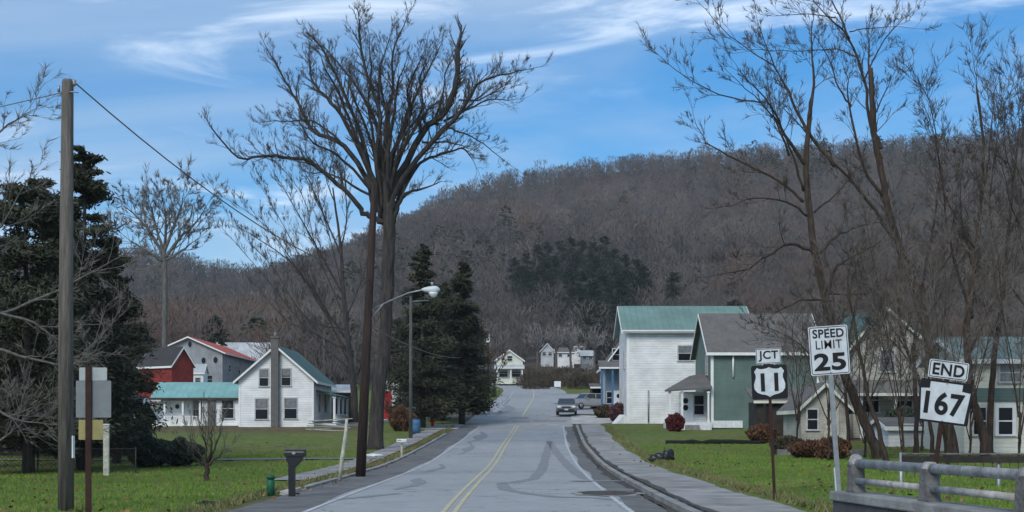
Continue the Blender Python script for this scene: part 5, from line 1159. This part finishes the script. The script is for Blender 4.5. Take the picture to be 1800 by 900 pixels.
# --- chain link fence on the far left
D = 53; r = empty('wire_fence', (X(-20, D), D, gz(X(60, D), D)), 0, 'low chain link fence under the evergreens at the left', 'fence'); LF = X(238, D) - X(-20, D)
b_ = MB(); k = int(LF / .16)
for i in range(-6, k): 
    a0, a1 = max(0, i * .16), min(LF, i * .16 + .9)
    b_.tube([(a0, 0, (a0 - i * .16)), (a1, 0, (a1 - i * .16))], .006, 3, False) if a1 > a0 + .05 else None
    b_.tube([(a0, .01, .9 - (a0 - i * .16)), (a1, .01, .9 - (a1 - i * .16))], .006, 3, False) if a1 > a0 + .05 else None
b_.build('mesh', M['dark_metal'], r)
MB().tube([(0, 0, .93), (LF, 0, .93)], .02, 6).build('top_rail', M['dark_metal'], r)
for i in range(4): MB().tube([(i * LF / 3, .03, -.3), (i * LF / 3, .03, 1.0)], .028, 6).build('post', M['dark_metal'], r)
# --- utility poles
D = 28.3; xb = X(116, D); zb = gz(xb, D); r = empty('utility_pole', (xb, D, zb), 0, 'tall weathered grey wooden utility pole at the left, white strip near its foot', 'utility pole', 'utility poles beside the road')
Hp = Z(140, D) - zb
MB().tube([(0, 0, -.3), (0, 0, Hp * .5), (X(119, D) - xb, 0, Hp - .06), (X(119, D) - xb, 0, Hp)], [.165, .145, .118, .10], 16).build('pole', M['pole_wood'], r)
MB().bx(.145, .17, -.08, .04, Z(805, D) - zb, Z(766, D) - zb).build('marker_strip', M['white_paint'], r)
ins = MB().lathe([(.03, 0), (.05, .03), (.035, .06), (.05, .09), (.03, .12)], 10, (.17, 0, Hp - .12)).tube([(0.05, 0, Hp - .15), (.19, 0, Hp - .12)], .015, 6); ins.build('insulator', M['galv'], r)
MB().tube([(.05, -.1, Hp - .3), (.16, -.12, Hp - .28), (.3, -.12, Hp - .3)], .012, 6).lathe([(.03, 0), (.03, .12)], 8, (-.15, 0, Hp - .25)).build('bracket', M['galv'], r)
base = G(633, 838, 40); D2 = base.y; xb2, zb2 = base.x, base.z; topz = Z(322, D2) - zb2
r = empty('utility_pole', base, 0, 'dark brown leaning utility pole carrying the street lamp, in front of the old tree', 'utility pole', 'utility poles beside the road')
lx = lambda py: X(633 + (838 - py) * .0495, D2) - xb2
MB().tube([(0, 0, -.3), (lx(600), 0, Z(600, D2) - zb2), (lx(322), 0, topz - .05), (lx(322), 0, topz)], [.185, .155, .115, .1], 14).build('pole', M['pole_dark'], r)
arm = [(lx(545) + .1, -.05, Z(545, D2) - zb2), (X(690, D2) - xb2, -.5, Z(530, D2) - zb2), (X(722, D2) - xb2, -.9, Z(519, D2) - zb2), (X(750, D2) - xb2, -1.2, Z(515, D2) - zb2)]
MB().tube(arm, .026, 8).tube([(lx(560) + .1, -.05, Z(562, D2) - zb2), (X(675, D2) - xb2, -.35, Z(536, D2) - zb2)], .02, 6).build('lamp_arm', M['galv'], r)
lh = MB(); e = Vector(arm[-1])
lh.lathe([(.03, -.10), (.07, 0), (.10, .12), (.13, .30), (.12, .42), (.04, .52)], 12, (e.x, e.y, e.z), 'x'); hd = lh.build('lamp_head', M['sign_white'], r)
MB().lathe([(.155, 0), (.15, -.05), (.10, -.13), (.03, -.17)], 12, (e.x + .30, e.y, e.z - .1)).build('lens', M['lamp_lens'], hd); MB().lathe([(.05, 0), (.05, .1)], 8, (e.x + .26, e.y, e.z + .15)).build('photocell', M['galv'], hd)
xb_pole, zt_pole = xb, zb + Hp - .25
# wires
def wire(label, a, b, sag, rad, n=14):
    a, b = Vector(a), Vector(b); pts = []
    for i in range(n + 1):
        t = i / n; q = a.lerp(b, t) - a; q.z -= sag * 4 * t * (1 - t); pts.append(q)
    o = MB().tube(pts, rad, 6).build('power_cable', M['wire'], None, a); tag(o, label, 'cable'); return o
wire('thick cable from the grey pole top down to the dark pole', (xb + .17, D, zb + Hp - .05), (xb2 + lx(480), D2, Z(492, D2)), .55, .016)
wire('thin cable from the dark pole to the pale pole by the spruces', (xb2 + lx(440), D2 + .1, Z(450, D2)), P(722, 520, 88), .5, .012)
wire('thin cable running from the dark pole along the road past the bend', (xb2 + lx(560), D2 + .1, Z(572, D2)), P(858, 600, 180), 1.6, .018)
# pale thin pole beyond
b = G(722, 738, 80, 120); b = Vector((X(722, 90), 90, gz(X(722, 90), 90))); r = empty('utility_pole', b, 0, 'thin pale grey pole in front of the spruces, below the lamp arm', 'utility pole', 'utility poles beside the road')
MB().tube([(0, 0, -.2), (0, 0, Z(520, 90) - b.z)], [.13, .09], 10).build('pole', M['bark_pale'], r); MB().tube([(-.1, 0, Z(530, 90) - b.z), (1.2, 0, Z(528, 90) - b.z)], .03, 6).build('crossarm', M['galv'], r)
# far poles near the bend
b = Vector((X(858, 180), 180, gz(X(858, 180), 180))); r = empty('utility_pole', b, 0, 'distant wooden pole with a small white box at the bend', 'utility pole', 'utility poles beside the road')
MB().tube([(0, 0, -.2), (0, 0, Z(590, 180) - b.z)], [.16, .11], 10).build('pole', M['pole_dark'], r); MB().bx(-.22, .22, -.4, -.15, Z(602, 180) - b.z, Z(589, 180) - b.z).build('service_box', M['white_paint'], r)
# --- mailbox and lawn furniture, left
b = G(513, 873, 28); r = empty('mailbox', b, R(-8), 'black plastic mailbox moulded with its post at the edge of the shoulder', 'mailbox'); s = b.y / F
MB().prism([(-.07, 0), (.08, 0), (.08, .72), (.16, .80), (.28, .92), (.30, 1.02), (-.13, 1.02), (-.13, .90), (-.08, .84)], -.07, .07, 'xz').build('post', M['black_plastic'], r, bevel=.012)
mb = MB(); pf = [(-.12, 0), (.12, 0)] + [(.12 * math.cos(a), .09 + .09 * math.sin(a)) for a in np.linspace(0, math.pi, 9)]
pf = [(-.10, 0), (.10, 0)] + [(.10 * math.cos(a) if abs(math.cos(a)) < .999 else .10 * math.cos(a), .10 + .08 * math.sin(a)) for a in np.linspace(0, math.pi, 9)]
mb.prism([(q, w3 + 1.0) for q, w3 in pf], -.17, .33, 'yz'); bx2 = mb.build('box', M['black_plastic'], r, bevel=.006)
MB().prism([(q * 1.06, w3 * 1.04 + .996) for q, w3 in pf], .332, .35, 'yz').build('door', M['black_plastic'], bx2)
n = 14; MB().add([(.08 + math.cos(2 * math.pi * k / n) * .05, -.112, 1.09 + math.sin(2 * math.pi * k / n) * .035) for k in range(n)], [tuple(range(n))]).build('badge', M['galv'], bx2)
b = G(476, 872, 28); r = empty('utility_marker', b, 0, 'short green plastic utility pedestal in the grass left of the black mailbox', 'pedestal')
MB().lathe([(.10, -.05), (.10, .40), (.085, .41), (.085, .43)], 14).build('body', M['green_plastic'], r); MB().lathe([(.11, .43), (.11, .50), (.07, .53), (.02, .54)], 14).build('cap', M['green_plastic'], r)
b = G(596, 846, 35); o = MB().tube([(0, 0, -.1), (.10, 0, .75), (.21, .02, 1.5), (.24, .02, 2.0)], [.055, .07, .062, .04], 9).build('leaning_post', M['pale_wood'], None, b); tag(o, 'pale peeling wooden post leaning right, just left of the dark pole', 'post')
b = G(706, 806, 50); r = empty('mailbox', b, 0, 'small white mailbox on a thin post behind the kerb', 'mailbox')
MB().bx(-.045, .045, -.045, .045, -.1, .78).bx(-.06, .06, -.2, .2, .76, .80).build('post', M['pale_wood'], r)
mb = MB(); mb.prism([(q * .85, w3 * .85 + .8) for q, w3 in pf], -.24, .24, 'yz'); bx2 = mb.build('box', M['white_paint'], r, bevel=.006); MB().bx(-.2, -.02, -.105, -.095, .88, .91).build('flag', M['red_paint'], bx2)
b = G(812, 734, 80, 130); r = empty('mailbox_stand', b, 0, 'dark post carrying two round pale mailboxes before the spruces', 'mailbox')
MB().bx(-.12, .12, -.1, .1, -.1, 1.6).bx(-.7, .7, -.07, .07, 1.15, 1.25).build('post', M['pole_dark'], r)
for sx in (-.55, .55):
    q = MB(); q.lathe([(.20, -.25), (.20, .25)], 14, (sx, 0, 1.45), 'y'); q.build('mailbox_shell', M['galv'], r)
b = G(760, 750, 70, 130); r = empty('fire_hydrant', b, 0, 'red fire hydrant beside the pale driveway apron', 'hydrant')
MB().lathe([(.2, 0), (.2, .05), (.13, .07), (.13, .52), (.17, .54), (.16, .62), (.10, .72), (.03, .76)], 14).build('barrel', M['red_paint'], r); MB().lathe([(.06, -.24), (.06, .24)], 10, (0, 0, .42), 'x').build('nozzle', M['red_paint'], r)
def slab_box(name, b, d, mt, label, cat, rz=0, bev=.02):
    o = MB().box((0, 0, d[2] / 2), d).build(name, M[mt], None, b, (0, 0, rz), bevel=bev); return tag(o, label, cat)
def rock(name, b, d, mt, label, cat, seed=1):
    import bmesh
    bm = bmesh.new(); bmesh.ops.create_icosphere(bm, subdivisions=3, radius=1); q = random.Random(seed); ph = [q.uniform(0, 6) for _ in range(6)]
    for v in bm.verts:
        c = v.co; k = 1 + .16 * math.sin(c.x * 3 + ph[0]) * math.cos(c.y * 3 + ph[1]) + .10 * math.sin(c.z * 6 + ph[2] + c.x * 5) + .06 * math.sin(c.y * 9 + ph[3])
        v.co = Vector((c.x * d[0] / 2, c.y * d[1] / 2, max(c.z, -.5) * d[2] * .66 + d[2] * .33)) * k
    me = bpy.data.meshes.new(name); bm.to_mesh(me); bm.free(); me.materials.append(M[mt]); [setattr(p, 'use_smooth', True) for p in me.polygons]
    o = bpy.data.objects.new(name, me); col.objects.link(o); o.location = b; return tag(o, label, cat)
rock('flat_stone', G(655, 803, 45), (.9, .5, .16), 'white_paint', 'flat white stone in the grass right of the dark pole foot', 'stone', 3)
rock('drain_stone', G(368, 891, 26), (.55, .3, .12), 'log', 'small dark stone lying in the front left lawn', 'stone', 5)
r = empty('trash_bag', G(1163, 811, 40), 0, 'lumpy black rubbish bag lying on the right lawn near the pavement', 'rubbish bag')
o1 = rock('bag_body', (-.2, 0, 0), (.75, .5, .33), 'black_plastic', None, None, 8); o1.parent = r; o2 = rock('bag_top', (.25, 0, .05), (.55, .42, .46), 'black_plastic', None, None, 11); o2.parent = r
q = G(1170, 781, 50); q2 = G(1345, 781, 50)
pts = [Vector((0, 0, .1)) + (q2 - q) * t + Vector((0, rng.gauss(0, .04), rng.gauss(0, .02))) for t in np.linspace(0, 1, 12)]
o = MB().tube(pts, [.12 + rng.uniform(-.02, .03) for _ in pts], 9).build('fallen_log', M['log'], None, q); tag(o, 'long black log lying across the right lawn', 'log')
# creek side low wall, stones
q = G(1372, 801, 40, 70); o = MB().box((1.8, 0, .12), (3.9, .3, .3)).build('stone_edging', M['stone'], None, q, bevel=.03); tag(o, 'low pale stone edging along the back of the right lawn', 'edging')
# stacked timber by the farmhouse
r = empty('timber_pile', (X(578, 112), 112, gz(X(578, 112), 112)), R(12), 'pile of grey and white boards right of the farmhouse', 'timber pile')
for k in range(7): MB().box((rng.uniform(-.2, .2), rng.uniform(-.2, .2), .12 + k * .14), (3.4 + rng.uniform(-.6, .3), .3, .08), (0, R(rng.uniform(-4, 6)), R(rng.uniform(-8, 8)))).build('board', M['pale_wood' if k % 3 == 0 else 'grey_siding'], r)
# blue barrel, tent cover, notice sign, hoop
o = empty('barrel', (X(731, 97), 97, gz(X(731, 97), 97)), 0, 'faded blue barrel beside the spruce trunk', 'barrel'); MB().lathe([(.30, 0), (.33, .35), (.33, .7), (.30, 1.0)], 14).build('drum', M['blue_paint'], o); MB().lathe([(.31, 1.0), (.31, 1.04)], 14).build('lid', M['blue_paint'], o)
D = 113; o = MB().prism([(-.65, 0), (.65, 0), (0.05, .75)], -.5, .5, 'xz').build('tent_cover', M['white_paint'], None, (X(1092, D), D, gz(X(1092, D), D)), (0, 0, R(20))); tag(o, 'small white tent shaped cover at the white house corner', 'cover')
D = 205; b = Vector((X(980, D), D, gz(X(980, D), D))); r = empty('notice_sign', b, 0, 'small white notice on two legs on the grass island at the bend', 'sign')
MB().bx(-.5, .5, -.03, 0, .5, 1.35).build('board', M['white_paint'], r); MB().bx(-.45, -.38, 0, .06, -.2, 1.3).build('leg', M['galv'], r); MB().bx(.38, .45, 0, .06, -.2, 1.3).build('leg', M['galv'], r)
# grass island: a little bank of its own
# --- cars
def car(base, rz, label, paint, seedl=0):
    r = empty('parked_car', base, rz, label, 'car', 'cars at the roadside')
    # body by cross-sections along its length (front at -y)
    sec = [(-2.28, .50, .74, .86), (-2.20, .34, .90, .90), (-1.6, .30, 1.00, .92), (-1.0, .28, 1.06, .93), (0, .26, 1.08, .93), (1.2, .28, 1.06, .93), (2.0, .32, 1.0, .92), (2.22, .48, .9, .86)]
    vs, n = [], 8
    for y, z0, z1, w in sec:
        vs += [(-w + .1, y, z0), (-w, y, z0 + .15), (-w, y, (z0 + z1) / 2), (-w + .10, y, z1), (w - .10, y, z1), (w, y, (z0 + z1) / 2), (w, y, z0 + .15), (w - .1, y, z0)]
    fs = [(i * n + k, i * n + (k + 1) % n, (i + 1) * n + (k + 1) % n, (i + 1) * n + k) for i in range(len(sec) - 1) for k in range(n)] + [tuple(range(n - 1, -1, -1)), tuple(range((len(sec) - 1) * n, len(sec) * n))]
    MB().add(vs, fs).build('body', M[paint], r, bevel=.05)
    def cab(y0, y1, y2, y3, w0, w1, z0, z1): return [(-w0, y0, z0), (w0, y0, z0), (w0, y3, z0), (-w0, y3, z0), (-w1, y1, z1), (w1, y1, z1), (w1, y2, z1), (-w1, y2, z1)]
    box6 = [(0, 1, 5, 4), (1, 2, 6, 5), (2, 3, 7, 6), (3, 0, 4, 7), (4, 5, 6, 7), (3, 2, 1, 0)]
    MB().add(cab(-1.05, -.42, 1.55, 2.05, .84, .68, 1.04, 1.52), box6).build('glasshouse', M['car_glass'], r)
    rf = MB().add(cab(-.46, -.36, 1.5, 1.62, .71, .66, 1.515, 1.60), box6).build('roof', M[paint], r, bevel=.03)
    for sx in (-1, 1):
        pl = MB()
        for a, c in (((-1.02, .84, 1.05), (-.42, .69, 1.53)), ((.45, .85, 1.05), (.5, .69, 1.53)), ((2.0, .84, 1.05), (1.55, .69, 1.53))): pl.tube([(sx * a[1], a[0], a[2]), (sx * c[1], c[0], c[2])], .035, 6)
        pl.build('pillar', M[paint], rf)
        MB().box((sx * .66, -2.235, .76), (.34, .14, .16)).build('headlight', M['lamp_lens'], r, bevel=.03); MB().box((sx * .74, 2.2, .82), (.22, .10, .2)).build('tail_light', M['red_paint'], r, bevel=.02)
        MB().box((sx * 1.02, -.75, 1.1), (.2, .1, .14)).build('mirror', M[paint], r, bevel=.02)
        for yy in (-1.4, 1.42):
            w = MB().lathe([(.24, sx * .93), (.33, sx * .92), (.34, sx * .88), (.34, sx * .76), (.3, sx * .72)], 18, (0, yy, .34), 'x').build('wheel', M['tyre'], r); MB().lathe([(.20, sx * .925), (.22, sx * .94), (.06, sx * .945)], 14, (0, yy, .34), 'x').build('rim', M['galv'], w)
    MB().box((0, -2.27, .44), (1.5, .1, .26)).build('grille', M['black_plastic'], r, bevel=.02); MB().box((0, -2.29, .74), (.75, .08, .12)).build('upper_grille', M['black_plastic'], r, bevel=.02)
    MB().box((0, -2.335, .52), (.32, .02, .12)).build('number_plate', M['sign_white'], r)
    return r
D = 126; car((X(996, D), D, gz(X(996, D), D) + .03), R(-3), 'silver car parked nose on at the right side of the road', 'car_paint')
D = 139; car((X(1033, D), D, gz(X(1033, D), D) + .03), R(-58), 'pale grey car parked sideways beyond the silver one', 'car_paint_white')

D = 50; b = Vector((X(187, D), D, gz(X(187, D), D))); r = empty('white_post', b, 0, 'short white post beside the fence, right of the sign backs', 'post')
MB().bx(-.10, .10, -.06, .06, -.3, Z(747, D) - b.z).build('shaft', M['pale_wood'], r); MB().bx(-.12, .12, -.08, .08, Z(747, D) - b.z, Z(745, D) - b.z).build('cap', M['white_paint'], r)
D = 70; xb = X(1562, D); zb = gz(xb, D); r = empty('garage', (xb, D, zb), 0, 'low pale garage wall behind the tree trunks below the tan house', 'garage')
shell(r, 0, X(1690, D) - xb, 0, 3.5, Z(752, D) - zb, Z(738, D) - zb, 'x', 'white_siding', 'grey_shingle', .2, -.3)
MB().bx(.6, 3.0, -.06, -.003, 0, 1.2).build('door', M['pale_siding'], r)

wire('thin cable leaving the grey pole top towards the left, out of the picture', (xb_pole, 28.3, zt_pole), (xb_pole - 26, 34, zt_pole - .8), .9, .010)
